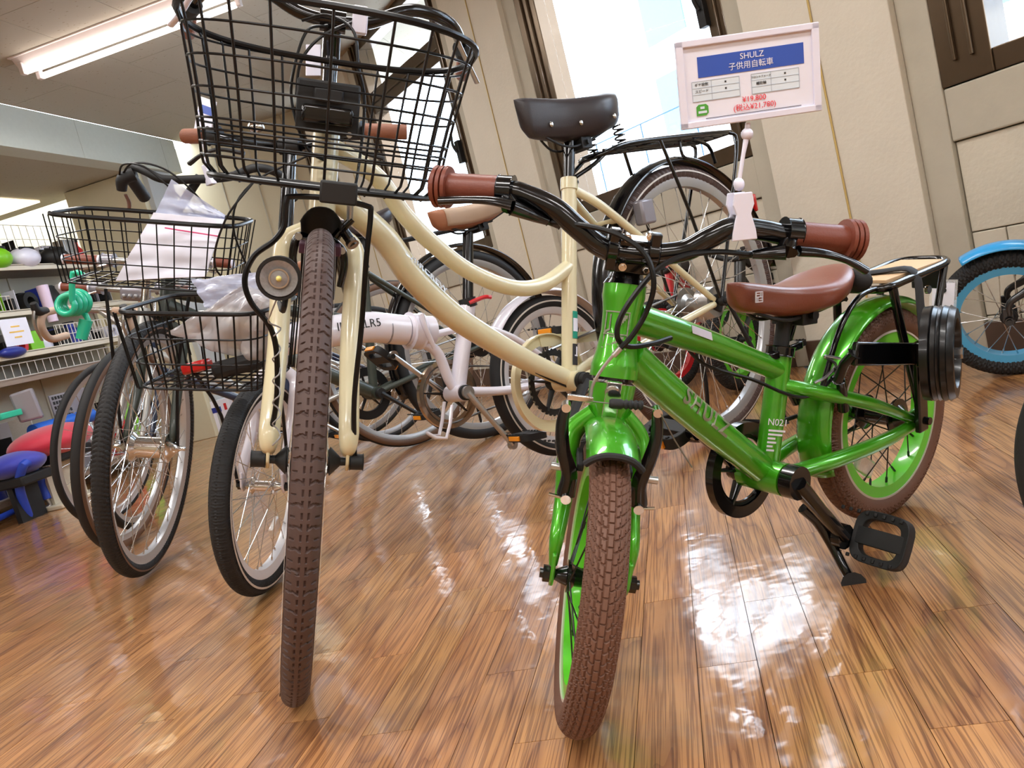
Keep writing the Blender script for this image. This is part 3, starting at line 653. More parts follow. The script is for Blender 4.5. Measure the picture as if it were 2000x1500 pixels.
# stem, spacers, bar
H1 = g.at(.518); H2 = g.at(.548)
g.add('spacer', MB().cyl(H1, g.at(.532), .0225, .0185, 24), M_black, True)
sb = MB(); sb.cyl(g.at(.520), g.at(.550), .0205, n=20); cl = np.array([.553, 0, .560]); sb.box(cl+np.array([-.016, 0, -.008]), (.036, .050, .040)); [sb.cyl(cl+[0, y_, 0], cl+[0, y_+.014, 0], .0165, n=22) for y_ in (-.031, .017)]; [sb.box(cl+[.006, y_, 0], (.014, .013, .050)) for y_ in (-.024, .024)];
stem = g.add('stem', sb, M_black, True, bev=.002)
for u, v in ((1216, 522), (1262, 528), (1226, 466), (1271, 463)):
    q = g.px(u, v, .572 if v > 500 else .560); a = MB().cyl(q-[.012, 0, 0], q, .0048, n=12); a.cyl(q, q+[.0015, 0, 0], .0036, .003, 6); part('bolt', a, M_chrome, stem)
Xb = .548
bp = [g.px(985, 372, .515), g.px(1030, 382, .522), g.px(1085, 408, .534), g.px(1130, 447, .543), g.px(1182, 486, Xb), g.px(1245, 497, Xb), g.px(1330, 492, Xb), g.px(1385, 465, .545), g.px(1432, 445, .536), g.px(1490, 450, .525), g.px(1545, 460, .517)]
eL = g.px(847, 364, .495); eR = g.px(1678, 471, .497)
bar = g.add('handlebar', MB().tube([eL]+bp+[eR], .0130, 16, sm=6), M_black, True)
g.add('grip', grip(MB(), bp[0], eL, .0172, 3, 22), M_grip, True); g.add('grip', grip(MB(), bp[-1], eR, .0172, 3, 22), M_grip, True)
for u0, v0, lv, cab, xx in ((988, 372, [(1000, 400), (960, 392), (915, 390), (858, 392)], (1070, 432), .53), (1545, 455, [(1560, 490), (1610, 495), (1655, 508), (1690, 528)], (1470, 497), .53)):
    c0 = g.px(u0, v0, .517); dr = nrm(bp[0]-eL) if u0 < 1200 else nrm(bp[-1]-eR)
    lb = MB().cyl(c0-dr*.009, c0+dr*.010, .0178, n=20)
    pv = g.px(*((1000, 405) if u0 < 1200 else (1535, 492)), xx+.012); ce = g.px(*cab, xx+.004)
    lb.tube([c0, c0*.4+pv*.6, pv], [.010, .011, .013], 10, flat=.7); lb.tube([pv, pv*.4+ce*.6, ce], [.013, .010, .007], 12, flat=.75); lb.cyl(ce, ce+nrm(ce-pv)*.016, .0045, n=10)
    bl = g.add('brake_lever', lb, M_black, True, bev=.001)
    part('lever_blade', MB().tube([g.px(u, v, x) for (u, v), x in zip(lv, (xx+.014, xx+.012, xx+.006, xx+.002))], [.0105, .0088, .0076, .0086], 12, sm=5, flat=.62), M_black, bl)
# cables (looped in front of the head tube)
def cable(b, pts, r=.0024, m=M_cable, steer=True, name='brake_cable', X=.6):
    return b.add(name, MB().tube([b.px(u, v, x, steer) for u, v, x in pts], r, 8, sm=8), m, steer)
cable(g, [(1072, 433, .534), (1150, 442, .56), (1215, 462, .585), (1262, 500, .60), (1277, 555, .61), (1262, 610, .61), (1235, 655, .615), (1212, 680, .62)], .0033)
nz = cable(g, [(1212, 680, .62), (1195, 697, .622), (1175, 722, .625), (1158, 752, .628), (1153, 778, .632)], .0021, M_alu, name='brake_noodle')
cable(g, [(1468, 497, .534), (1400, 492, .55), (1335, 500, .57), (1285, 525, .585), (1240, 575, .60), (1210, 625, .61), (1207, 662, .612), (1230, 677, .60), (1275, 671, .575), (1310, 660, .55)], .0033)
nd = MB().tube([g.px(1212, 680, .62), g.px(1198, 695, .622)], .0036, 10); part('noodle_sleeve', nd, M_alu, nz)
# v-brake arms, boot, bolts
for side, pts in ((-1, [(1105, 966), (1112, 925), (1100, 880), (1098, 830), (1106, 793)]), (1, [(1246, 986), (1248, 945), (1268, 900), (1282, 855), (1284, 803)])):
    P = [g.px(u, v, x) for (u, v), x in zip(pts, (.668, .666, .66, .652, .646))]
    arm = g.add('brake_arm', MB().tube(P, [.0115, .0095, .0085, .0075, .006], 12, sm=6, flat=.75), M_black, True)
    part('pivot_bolt', MB().cyl(P[0]+[.006, 0, 0], P[0]+[.0125, 0, 0], .0062, n=14), M_chrome, arm)
    part('boss_bolt', MB().cyl(P[1]+[-.006, side*.006, .004], P[1]+[-.006, side*.022, .004], .0045, n=10), M_alu, arm)
    part('brake_pad', MB().box(P[1]+[-.028, -side*.012, .006], (.045, .008, .010)), M_rubber, arm, bev=.002)
    part('anchor_bolt', MB().cyl(P[-1]-[.006, 0, 0], P[-1]+[.007, 0, 0], .0055, n=12), M_chrome, arm)
    part('spring_screw', MB().cyl(P[0]+[0, side*.006, -.004], P[0]+[0, side*.020, -.002], .0022, n=8), M_chrome, arm)
bt = MB(); a_, b_ = g.px(1190, 788, .648), g.px(1256, 792, .648)
k = [a_+(b_-a_)*t for t in np.linspace(0, 1, 15)]; bt.tube(k, [.0045, .006, .006, .006, .006, .006]+[.0062 if i % 2 else .0044 for i in range(9)], 12)
g.add('cable_boot', bt, M_rubber, True)
g.add('brake_wire', MB().tube([g.px(1108, 772, .648), g.px(1150, 783, .649), g.px(1190, 788, .648), g.px(1256, 792, .648), g.px(1286, 803, .650)], .0009, 6), M_steel, True)
g.add('noodle_bracket', MB().box((g.px(1108, 772, .648)+g.px(1158, 784, .648))/2, (.004, .030, .007)), M_chrome, True, bev=.001)
g.add('cable_tail', MB().tube([g.px(1290, 806, .652), g.px(1318, 860, .66), g.px(1352, 913, .67)], .0009, 6, sm=3), M_steel, True)
q = g.px(1197, 772, .625); bo = MB().box(q-[.004, 0, .012], (.006, .018, .055)); bo.cyl(q-[.01, 0, 0], q+[.006, 0, 0], .0085, n=14); g.add('fender_bracket', bo, M_chrome, True, bev=.001)
fender(g, 'front_fender', HF, True, .2, .031, 1.33, 2.45, M_green, .5, lip=M_rubber)
# saddle and post
tubep('seat_post', [ST-[-.004, 0, .012], (.226, 0, .420)], .0112, M_blackm, sm=0)
cm = MB().cyl(ST+np.array([.001, 0, -.004]), ST+np.array([-.004, 0, .010]), .0205, n=24); cm.box(ST+[-.03, .0, .003], (.03, .018, .012)); cm.box(ST+[.024, .006, .003], (.02, .012, .012)); g.add('seat_clamp', cm, M_black, bev=.002)
sd = saddle(g, 'saddle', (.350, 0, .470), (.098, 0, .436), .142, .043, M_leather, nose_w=.027)
bk_ = MB(); 
for sy in (-1, 1): bk_.ball((.103, sy*.032, .430), .022, 10, (.62, 1.25, .85))
part('rear_bumper', bk_, M_rubber, sd)
lg = g.pl(1481, 580, .0235); S_ = 'box'
X_ = frame(lg+np.array([0, .0015, 0]), nrm([-1, 0, -.15]), nrm([-.15, 0, 1]), np.array([0, 1., 0]))
mb = MB()
for bx in ((0, .0068, .015, .0014), (0, -.0068, .015, .0014), (-.0068, 0, .0014, .015), (.0068, 0, .0014, .015), (0, .0, .015, .0012), (-.003, .0035, .006, .0012), (.003, .0035, .0012, .006), (-.003, -.0035, .0012, .006), (.0035, -.0035, .006, .0012)): mb.box((bx[0], bx[1], 0), (bx[2], bx[3], .0016))
part('logo', mb, M_paper, sd, X_, smooth=False)
# rear fender and rack
fender(g, 'rear_fender', HR, False, .2, .0315, -.22, 2.72, M_green, .40, n=64)
rk = MB(); z = .412
loop = [(.03, .048, z-.004), (.03, -.048, z-.004), (-.13, -.048, z), (-.165, -.025, z+.002), (-.165, .025, z+.002), (-.13, .048, z)]
loop = [(.035, -.046, z-.006), (.0, -.048, z-.004), (-.08, -.048, z-.002), (-.13, -.047, z), (-.158, -.030, z+.001), (-.162, 0, z+.001), (-.158, .030, z+.001), (-.13, .047, z), (-.08, .048, z-.002), (.0, .048, z-.004), (.035, .046, z-.006), (.046, .03, z-.008), (.047, 0, z-.008), (.046, -.03, z-.008)]
rk.tube(loop, .0064, 10, closed=True, sm=4)
rack = g.add('rear_rack', rk, M_black)
part('deck', MB().box((-.058, 0, z+.001), (.175, .074, .006)), M_wood, rack, bev=.001)
for sy in (-1, 1):
    part('rack_leg', MB().tube([(.030, sy*.048, z-.008), (.022, sy*.055, .33), (-.002, sy*.066, .20)], .0068, 10, sm=4), M_black, rack); part('rack_leg', MB().tube([(-.125, sy*.048, z-.004), (-.07, sy*.056, .31), (-.008, sy*.066, .205)], .0060, 10, sm=4), M_black, rack)
    part('rack_arm', MB().tube([(.03, sy*.03, z-.008), (.10, sy*.036, .405), (.16, sy*.040, .37), (.205, sy*.034, .29)], .0042, 10, sm=4), M_black, rack)
part('strap', MB().tube([(.02, -.05, z+.004), (-.02, 0, z+.008), (-.035, .046, z+.005), (-.022, .062, .36), (-.004, .074, .29)], .013, 8, sm=5, flat=.25), M_rubber, rack)
part('tail_plate', MB().box((-.165, 0, z-.028), (.004, .06, .045)), M_blackm, rack, bev=.002); part('bolt', MB().cyl((-.06, .052, z-.03), (-.06, .057, z-.03), .007, n=12), M_chrome, rack)
# rear cable, brake
g.add('rear_brake_cable', MB().tube([g.pl(1325, 655, -.015), (.40, -.012, .375), (.33, .012, .335), (.285, .024, .305), (.25, .030, .288), (.215, .034, .286), (.19, .040, .300)], .0026, 8, sm=8), M_cable)
ns_ = g.add('brake_noodle', MB().tube([g.pl(1590, 748, .035), g.pl(1615, 735, .04), g.pl(1632, 712, .045), g.pl(1610, 696, .045), g.pl(1640, 700, .045)], .0022, 8, sm=8), M_alu)
for sy in (-1, 1): g.add('rear_brake_arm', MB().tube([(.165, sy*.04, .245), (.178, sy*.048, .28), (.185, sy*.048, .318)], [.009, .0075, .006], 10, sm=4), M_black)
# flipped-up training wheel carried beside the rear wheel
tw_c = g.pl(1842, 690, .128); tax = nrm(np.array([-.36, .93, 0.])); w_ = MB().lathe(tw_c, tax, [(.070, -.024), (.0715, -.013), (.069, -.0115), (.0715, -.010), (.069, -.0045), (.0715, -.003), (.069, .0005), (.0715, .003), (.069, .0095), (.0715, .011), (.069, .014), (.066, .019), (.052, .019), (.050, .010), (.050, -.014), (.055, -.024)], 64)
tw = g.add('training_wheel', w_, mat('black_wheel_plastic', '#0d0d0e', .3, 0, .15, noise=.1))
part('disc', MB().lathe(tw_c, tax, [(.051, .004), (.051, .008), (.015, .012), (.001, .012), (.001, .0), (.015, .0)], 48), MATS['black_wheel_plastic'], tw)
part('bolt', MB().cyl(tw_c+tax*.010, tw_c+tax*.026, .0085, n=6), M_chrome, tw)
ta = MB(); a0_, a1_ = g.pl(1668, 691, .082), g.pl(1805, 691, .082); da_ = nrm(a1_-a0_); ta.box((a0_+a1_)/2, (np.linalg.norm(a1_-a0_), .010, .034), [da_, [0, 1, 0], np.cross(da_, [0, 1, 0])]); ta.box((a1_+tw_c)/2, (.034, .040, .040)); ta.box((.008, .073, .24), (.026, .010, .15)); ta.tube([(.19, .05, .30), (.20, .07, .33), a0_], .008, 8)
g.add('training_wheel_arm', ta, M_black, bev=.003)
# cranks, ring, belt, kickstand
chainring(g, BBc, -.043, .062, M_black, M_black, 5, guard=M_black, gw=.018)
crank(g, BBc, g.pl(1642, 1046, .072), M_black, .052, .074, .0165); crank(g, BBc, g.pl(1356, 842, -.075), M_black, -.052, -.074, .0115)
pedal(g, g.pl(1722, 1056, .122), 1, -1.0, g.root, M_blackm, False, .082, .078); pedal(g, g.pl(1310, 838, -.122), -1, -.25, g.root, M_blackm, True, .082, .078)
chain(g, BBc, .055, HR, .026, -.043, M_blackm)
ks = [g.pl(1570, 990, .03), g.pl(1600, 1020, .045), g.pl(1628, 1070, .065), g.pl(1650, 1112, .085), g.pl(1664, 1134, .095)]
kst = g.add('kickstand', MB().tube(ks, [.011, .010, .0075, .007, .007], 12, sm=5), M_black)
part('foot', MB().tube([ks[-2]*.4+ks[-1]*.6, ks[-1]+(ks[-1]-ks[-2])*.02, g.pl(1668, 1141, .105)], [.011, .013, .018], 12), M_rubber, kst)
# lettering on the down tube, badge, small print, price sticker
def on_tube(p, q, r, t, phi, dirflip=1):
    p = np.asarray(p, float); q = np.asarray(q, float); d = nrm(q-p); y = np.array([0, 1., 0]); z = nrm(np.cross(d, y)); n = nrm(math.cos(phi)*y+math.sin(phi)*z); o = p+(q-p)*t+n*(r+.0006)
    x = d*dirflip; yy = np.cross(n, x); return frame(o, x, yy, n)
text('lettering', 'SHULZ', .030, on_tube((.545, 0, .425), (.313, 0, .190), .0232, .45, -.05), M_graytext, g.root, wrap=.0232, space=1.25)
X_ = on_tube((.304, 0, .19), (.252, 0, .348), .0172, .42, -.45); 
n_ = np.array(X_)[:3, 2]; o_ = np.array(X_)[:3, 3]; up_ = nrm(np.array([-.052, 0, .158])); xx_ = np.cross(up_, n_)
sp = frame(o_, xx_, up_, n_)
text('small_print', 'N021', .014, sp, M_paper, g.root, wrap=0)
mb = MB()
for i, w_ in enumerate((.026, .022, .012, .014, .009, .012)): mb.box((-.013+w_/2, -.012-.0058*i, .0), (w_, .0028, .0006))
part('small_print_lines', mb, M_paper, g.root, sp, smooth=False)
bd = nrm(g.axis); o_ = g.at(.459)
nb = nrm(np.array([.83, .56, 0])-bd*(np.array([.83, .56, 0])@bd)); o2 = o_+nb*.0238; xb = np.cross(bd, nb)
mb = MB()
def stroke(x0, y0, x1, y1, w=.0016):
    d = np.array([x1-x0, y1-y0]); L = np.linalg.norm(d); d /= L
    for k in range(6):
        c = np.array([x0, y0])+d*L*(k+.5)/6; r = .0238
        a = c[0]/r; mb.box((r*math.sin(a), c[1], r*math.cos(a)-r), (L/6*abs(d[0])+w, L/6*abs(d[1])+w, .001))
for s in ((-.015, .022, .015, .022), (-.015, -.022, .015, -.022), (-.015, -.022, -.015, .022), (.015, -.022, .015, .022), (-.015, -.005, .015, -.005), (-.008, .018, -.008, .0), (-.008, .0, -.014, -.003), (.0, .002, .012, .018), (.002, .018, .012, .018), (-.002, -.018, .010, -.008), (-.006, -.008, .010, -.008), (-.008, -.018, .012, -.018)): stroke(*s)
part('head_badge', mb, M_graytext, g.root, frame(o2, xb, bd, nb), smooth=False)
ps = on_tube((.528, 0, .470), (.262, 0, .330), .0192, .36, -.45); part('label_sticker', MB().box((0, 0, 0), (.040, .012, .0006)), M_plastic, g.root, ps, smooth=False, bev=.0002)
# price tag in a plastic sleeve hanging behind the rack
tg = g.root
def Wp_(b, p): return np.array(b.root.matrix_world @ Vector(p))
Xt = g.pl(1842, 580, -.03)
tagp = MB().box((0, 0, 0), (.036, .0008, .052)); 
pt = tag(part('price_tag', tagp, M_paper, None, None, smooth=False), 'small white card in a clear sleeve hanging behind the green bicycle rack', 'tag')
pw = Wp_(g, Xt); fy_ = nrm(pw-CO); xx2 = nrm(np.cross(fy_, [.25, 0, 1.])); pt.matrix_world = M4(np.array([xx2, fy_, np.cross(xx2, fy_)]).T, pw)
part('sleeve', MB().box((0, .002, -.018), (.045, .0006, .10)), mat('clear_sleeve', '#ffffff', .15, alpha=.22), pt, smooth=False)
part('grommet', MB().cyl((0, -.003, .012), (0, .003, .012), .005, n=12), M_blackm, pt)

# ------------------------------------------------------------------ price board clipped to the handlebar
def Wp(b, p, steer=True):
    m = b.root.matrix_world @ (b.S if steer else Matrix.Identity(4)); return np.array(m @ Vector(p))
sb_ = empty('price_board', Matrix.Identity(4)); tag(sb_, 'white framed price board with blue banner clipped above the green bicycle handlebar', 'sign')
cl_ = Wp(g, g.px(1440, 447, .536)); VN = CR[2].copy()                      # board plane: through the clip, roughly facing the aisle
def bd_(u, v, dz=0): return onplane(u, v, cl_+nrm(np.array([.05, 1, .12]))*dz, nrm(np.array([.05, 1, .12])))
TL_, TR_, BR_, BL_ = bd_(1321, 87), bd_(1593, 41), bd_(1606, 219), bd_(1326, 252)
ctr = (TL_+TR_+BR_+BL_)/4; xr = nrm((TR_-TL_)+(BR_-BL_)); yr = nrm((TL_-BL_)+(TR_-BR_)); yr = nrm(yr-xr*(xr@yr)); zr = np.cross(xr, yr)
if zr @ (CO-ctr) < 0: zr = -zr
BWd = (np.linalg.norm(TR_-TL_)+np.linalg.norm(BR_-BL_))/2; BHt = (np.linalg.norm(TL_-BL_)+np.linalg.norm(TR_-BR_))/2
XS = frame(ctr, xr, yr, zr)
def sbox(name, x, y, w, h, z, th, m, par=sb_, bev=0): return part(name, MB().box((x*BWd, y*BHt, z), (w*BWd, h*BHt, th)), m, par, XS if par is sb_ else None, smooth=False, bev=bev)
sbox('backing', 0, 0, .96, .94, -.001, .003, M_plastic)
sbox('sheet', 0, 0, .90, .86, .0012, .0006, M_paper)
fw = .052
sbox('board_frame', 0, .5-fw*.72, 1, fw*1.5, .0015, .007, M_plastic, bev=.001); sbox('board_frame', 0, -.5+fw*.72, 1, fw*1.5, .0015, .007, M_plastic, bev=.001)
sbox('board_frame', -.5+fw/2, 0, fw, 1, .0015, .007, M_plastic, bev=.001); sbox('board_frame', .5-fw/2, 0, fw, 1, .0015, .007, M_plastic, bev=.001)
bn = sbox('banner', 0.02, .185, .745, .235, .0018, .0004, M_blue)
def ttx(body, x, y, size, m, par=None): return text('lettering', body, size*BHt, XS @ Matrix.Translation((x*BWd, y*BHt, .0024)), m, sb_, extrude=.0001)
ttx('SHULZ', .03, .242, .095, M_paper); ttx('子供用自転車', .02, .138, .090, M_paper)
for x0, lab in ((-.235, ('ギヤ段数', 'スピード')), (.185, ('フロントフォーク', '補助輪'))):
    sbox('table_cell', x0, -.085, .335, .225, .0018, .0004, M_table)
    for i in range(4): sbox('rule', x0, .028-i*.075, .335, .006, .0021, .0003, M_tline)
    for xx in (-.1675, -.03, .1675): sbox('rule', x0+xx, -.085, .004, .225, .0021, .0003, M_tline)
    for i in range(2):
        ttx(lab[i], x0-.1, -.012-i*.075, .042 if len(lab[i]) < 6 else .03, M_ink); sbox('dot', x0+.07, -.012-i*.075, .012, .02, .0022, .0003, M_ink)
ttx('¥19,800', .03, -.25, .088, M_red); ttx('(税込¥21,780)', .03, -.34, .088, M_red)
sbox('rule', .02, -.405, .68, .006, .0021, .0003, M_ink)
part('sticker', MB().prism([(-.5, -.5), (.3, -.5), (.5, -.3), (.5, .3), (.3, .5), (-.3, .5), (-.5, .3)], (-.34*BWd, -.30*BHt, .0022), (.085*BWd, 0, 0), (0, .13*BHt, 0), .0004), M_gsticker, sb_, XS, smooth=False)
for i, w_ in enumerate((.03, .06)): sbox('rule', -.34, -.275-i*.05, w_, .028, .0026, .0002, M_table)
pj = [bd_(1461, 240, .004), bd_(1459, 262, .004), bd_(1452, 300, .002), bd_(1444, 352, 0), bd_(1442, 372, 0)]
part('arm', MB().tube(pj, [.003, .0035, .0024, .0024, .0035], 10), M_plastic, sb_); part('joint', MB().ball(pj[1], .007, 10), M_plastic, sb_); part('joint', MB().ball(pj[3]*.6+pj[4]*.4, .0065, 10, (1, 1, 1.2)), M_plastic, sb_)
jaw0, jaw1 = bd_(1444, 376), bd_(1447, 468); dj = nrm(jaw1-jaw0); sj = nrm(np.cross(dj, [0, 1., 0])); fj = np.cross(dj, sj)
L_ = np.linalg.norm(jaw1-jaw0); prof = [(-.0105, 0), (.0105, 0), (.0125, .25), (.0085, .45), (.0135, .78), (.0150, 1), (-.0150, 1), (-.0135, .78), (-.0085, .45), (-.0125, .25)]
for s_, o_ in ((1, .013), (-1, .012)):
    cp = part('clip_jaw', MB().prism([(x, y*L_) for x, y in prof], jaw0+fj*o_*(-1 if fj@(CO-jaw0) < 0 else 1)*s_, sj, dj, .004), M_plastic, sb_, smooth=False, bev=.0012)
part('clip_spring', MB().box(jaw0+dj*L_*.38, (.012, .022, .010), [sj, fj, dj]), M_plastic, sb_, bev=.001)

# ================================================================== cream city bicycle
def tread_cream(TH, PH):
    x = TH*.37; w = PH/1.05; aw = np.abs(w); p = .027
    ph = (x/p) % 1; sgn = np.sign(w)
    z = np.abs(((ph+.5) % 1)-.5)                                    # 0 at block edges
    f = (x/p+.0*w) % 1
    gz = np.abs(f-(.08+.10*np.clip((aw-.25)/.2, 0, 1)-.07*np.clip((aw-.55)/.2, 0, 1)))< .062
    f2 = (x/p+.5) % 1
    gz2 = (np.abs(f2-.08) < .05) & (aw > .62) & (aw < .95)
    cen = (np.abs(aw-.16) < .035) & (((x/p*2) % 1) < .6)
    g_ = ((gz & (aw > .2) & (aw < 1.05)) | gz2 | cen | ((np.abs(aw-.60) < .03) & (f > .1) & (f < .4)))
    return np.where(g_, .0022, 0.)
c = Bike('bicycle', .527, 2.120, -2.443, .031, 1.111, 1.273, .370, .049, ha=71)
tag(c.root, 'cream step-through city bicycle with large black wire basket and dark brown tires', 'bicycle')
HF = (c.W, 0, c.R); HR = (0, 0, c.R)
wheel(c, 'front_wheel', HF, True, c.R, .040, M_alud, M_brtire2, M_spoke, M_blackm, ns=36, hw=.055, hr=.024, rimh=.02, tread=dict(n=(2300, 60), f=tread_cream), stripe=M_stripe)
wheel(c, 'rear_wheel', HR, False, c.R, .040, M_alud, M_brtire2, M_spoke, M_alu, ns=36, hw=.06, hr=.022, fl=.035, rimh=.024, stripe=M_stripe, reflector=.7, tread=dict(n=(900, 20), f=lambda T, P: np.where((np.abs(P) > .5) & (((T*.37/.006) % 1) < .35), .0015, 0.)))
def ctube(name, pts, r, m=M_cream, n=20, sm=8, steer=False, **k): return c.add(name, MB().tube(pts, r, n, sm=sm), m, steer, **k)
A0 = c.at(.905); A1 = c.at(.748)
h_ = ctube('head_tube', [A0, A1], .0235, sm=0, n=28)
part('headset_ring', MB().cyl(A1-c.axis*.012, A1, .0225, .024, 28), M_blackm, h_); part('headset_ring', MB().cyl(A0, A0+c.axis*.012, .024, .021, 28), M_blackm, h_)
BBc = np.array([.530, 0, .300]); 
tt = [c.at(.862)-[.01, 0, 0]]+[c.pl(u, v, 0) for u, v in ((735, 345), (790, 420), (850, 480), (920, 532), (1000, 562), (1060, 556), (1112, 520))]
ctube('top_tube', tt, .0172)
dtp = [c.at(.785)-[.01, 0, 0]]+[c.pl(u, v, 0) for u, v in ((745, 460), (805, 540), (880, 612), (960, 665), (1040, 710))]+[BBc+[.0, 0, .004]]
dtt = ctube('down_tube', dtp, [.0235, .0255, .0255, .025, .024, .0225, .021])
ctube('brake_cable', [p-np.array([.019, 0, .029]) for p in dtp], .0042, M_cable, n=8)
ctube('shift_cable', [p-np.array([.013, -.008, .031]) for p in dtp], .003, M_cable, n=8)
for u, v in ((880, 620), (1065, 722)):
    q = c.pl(u, v, 0); ctube('cable_clip', [q+[.0, -.012, -.012], q+[0, .004, -.016], q+[0, .014, -.004]], .004, n=8)
ctube('seat_tube', [BBc, (.389, 0, .742)], .0178, sm=0, n=24)
ctube('seat_lug', [(.396, 0, .72), (.388, 0, .745)], .0205, sm=0, n=24)
bs = c.add('bottom_bracket', MB().cyl(BBc-[0, .036, 0], BBc+[0, .036, 0], .023, n=24), M_cream)
for sy in (-1, 1): part('bearing_cup', MB().cyl(BBc+[0, sy*.036, 0], BBc+[0, sy*.046, 0], .020, n=24), M_blackm, bs)
for sy in (-1, 1):
    ctube('chainstay', [(.52, sy*.022, .298), (.40, sy*.045, .315), (.2, sy*.055, .345), (.015, sy*.062, .366)], [.012, .012, .010, .009])
    ctube('seat_stay', [(.390, sy*.012, .715), (.33, sy*.032, .665), (.2, sy*.050, .545), (.012, sy*.062, .378)], [.010, .0105, .009, .008])
    c.add('dropout', MB().prism([(-.03, -.005), (-.02, .02), (.02, .02), (.03, -.01), (-.01, -.03)], (.0, sy*.062, .370), (1, 0, 0), (0, 0, 1), .006), M_blackm, bev=.002)
    a = MB().cyl((0, sy*.062, .37), (0, sy*.098, .37), .007, n=12); a.cyl((0, sy*.075, .37), (0, sy*.088, .37), .013, n=12); c.add('axle_nut', a, M_blackm)
ctube('stay_bridge', [(.292, -.04, .63), (.292, .04, .63)], .007, sm=0)
# seat
ctube('seat_post', [(.392, 0, .735), (.352, 0, .855)], .0128, M_black, sm=0)
sd = saddle(c, 'saddle', (.508, 0, .925), (.200, 0, .915), .185, .088, M_dleather, rivets=True, nose_w=.030, sag=.003)
ang_ = 0
for sy in (-1, 1):
    sp_ = MB(); t = np.linspace(0, 2*PI*3.2, 60); sp_.tube([(.235+.012*math.cos(a), sy*.045+.012*math.sin(a), .805+.040*i/59) for i, a in enumerate(t)], .0022, 6); part('saddle_spring', sp_, M_black, sd)
# fork, crown
CB = c.at(.725); c.add('fork_crown', MB().tube([c.at(.742), CB, c.at(.705)], [.0215, .0225, .020], 24, sm=4), M_cream, True)
fork(c, M_cream, c.at(.705), HF, .062, .0180, .0165, .058, bow=.006, n=18)
for sy in (-1, 1):
    a = MB().cyl((c.W, sy*.066, c.R), (c.W, sy*.088, c.R), .013, n=16); c.add('axle_cap', a, M_blackm, True, bev=.002)
# brake caliper
cb = MB(); Xc = c.W-.10+.055
for sy, pts in ((-1, [(612, 472), (583, 462), (572, 498), (577, 530), (585, 560)]), (1, [(648, 468), (668, 490), (672, 520), (664, 560)])):
    cb2 = c.add('brake_caliper', MB().tube([c.px(u, v, 1.16) for u, v in pts], [.009, .0095, .0085, .0075, .006][:len(pts)], 10, sm=6, flat=.8), M_black, True)
    part('pivot_bolt', MB().cyl(c.px(*pts[1], 1.16), c.px(*pts[1], 1.18), .006, n=10), M_alu, cb2)
c.add('caliper_arm', MB().tube([c.px(650, 470, 1.15), c.px(668, 448, 1.15), c.px(688, 428, 1.15)], [.008, .007, .006], 10, sm=4), M_black, True)
c.add('caliper_barrel', MB().cyl(c.px(672, 452, 1.17), c.px(690, 478, 1.17), .0085, n=14), M_black, True); c.add('caliper_bolt', MB().cyl(c.px(686, 472, 1.17), c.px(690, 478, 1.175), .0105, n=14), M_steel, True)
c.add('cable_adjuster', MB().cyl(c.px(683, 432, 1.15), c.px(684, 402, 1.15), .0055, n=10), M_alu, True)
for sy in (-1, 1): c.add('brake_pad', MB().box((c.W-.06, sy*.026, c.R+.335), (.05, .012, .016)), M_purple, True, bev=.002)
fender(c, 'front_fender', HF, True, .402, .033, 1.66, 2.55, M_blackm, .75, n=40)
# basket
bz = [(.995, 1.0), (.955, .965), (.915, .93), (.875, .90), (.860, .89), (.843, .88), (.825, .87)]
def bloop(z, k, rim=False):
    P = []
    x0, x1 = 1.065+.012*(1-k)*8*.2, 1.065+.30*k
    cx, hx, hy = (x0+x1)/2, (x1-x0)/2, .205*k
    for t in np.linspace(0, 2*PI, 44, endpoint=False):
        ex = 2/3.1; a, b_ = math.cos(t), math.sin(t)
        x = cx+hx*math.copysign(abs(a)**(2/2.6), a); y = hy*math.copysign(abs(b_)**(2/2.6), b_)
        zz = z+((.035*(x-x0)/(x1-x0)-.01) if rim else (.004 if a > 0 else 0))
        P.append((x, y, zz))
    return P
bk = c.add('basket', MB().tube(bloop(1.008, 1.03, True), .0052, 8, closed=True), M_wire, True)
for z, k in bz: part('wire', MB().tube(bloop(z, k), .0019, 6, closed=True), M_wire, bk)
part('bottom_rim', MB().tube(bloop(.797, .82), .0042, 8, closed=True), M_wire, bk)
L0 = bloop(1.008, 1.03, True); Ls = [bloop(z, k) for z, k in bz]; Lb = bloop(.812, .855); Lc = bloop(.799, .80)
for i in list(range(0, 44, 2)):
    part('wire', MB().tube([L0[i]]+[l[i] for l in Ls]+[Lb[i], Lc[i]], .0021, 6), M_wire, bk)
Lbm = np.array(bloop(.799, .81))
x0_, x1_ = Lbm[:, 0].min(), Lbm[:, 0].max(); ym = Lbm[:, 1].max()
def halfy(x): t = abs((x-(x0_+x1_)/2)/((x1_-x0_)/2)); return ym*max(0, 1-t**2.6)**(1/2.6)
for x in np.linspace(x0_+.012, x1_-.012, 9): part('wire', MB().cyl((x, -halfy(x), .799), (x, halfy(x), .799), .0019, n=6), M_wire, bk)
for y in np.linspace(-ym+.02, ym-.02, 11):
    t = abs(y/ym); hx = (x1_-x0_)/2*max(0, 1-t**2.6)**(1/2.6); part('wire', MB().cyl(((x0_+x1_)/2-hx, y, .797), ((x0_+x1_)/2+hx, y, .797), .0019, n=6), M_wire, bk)
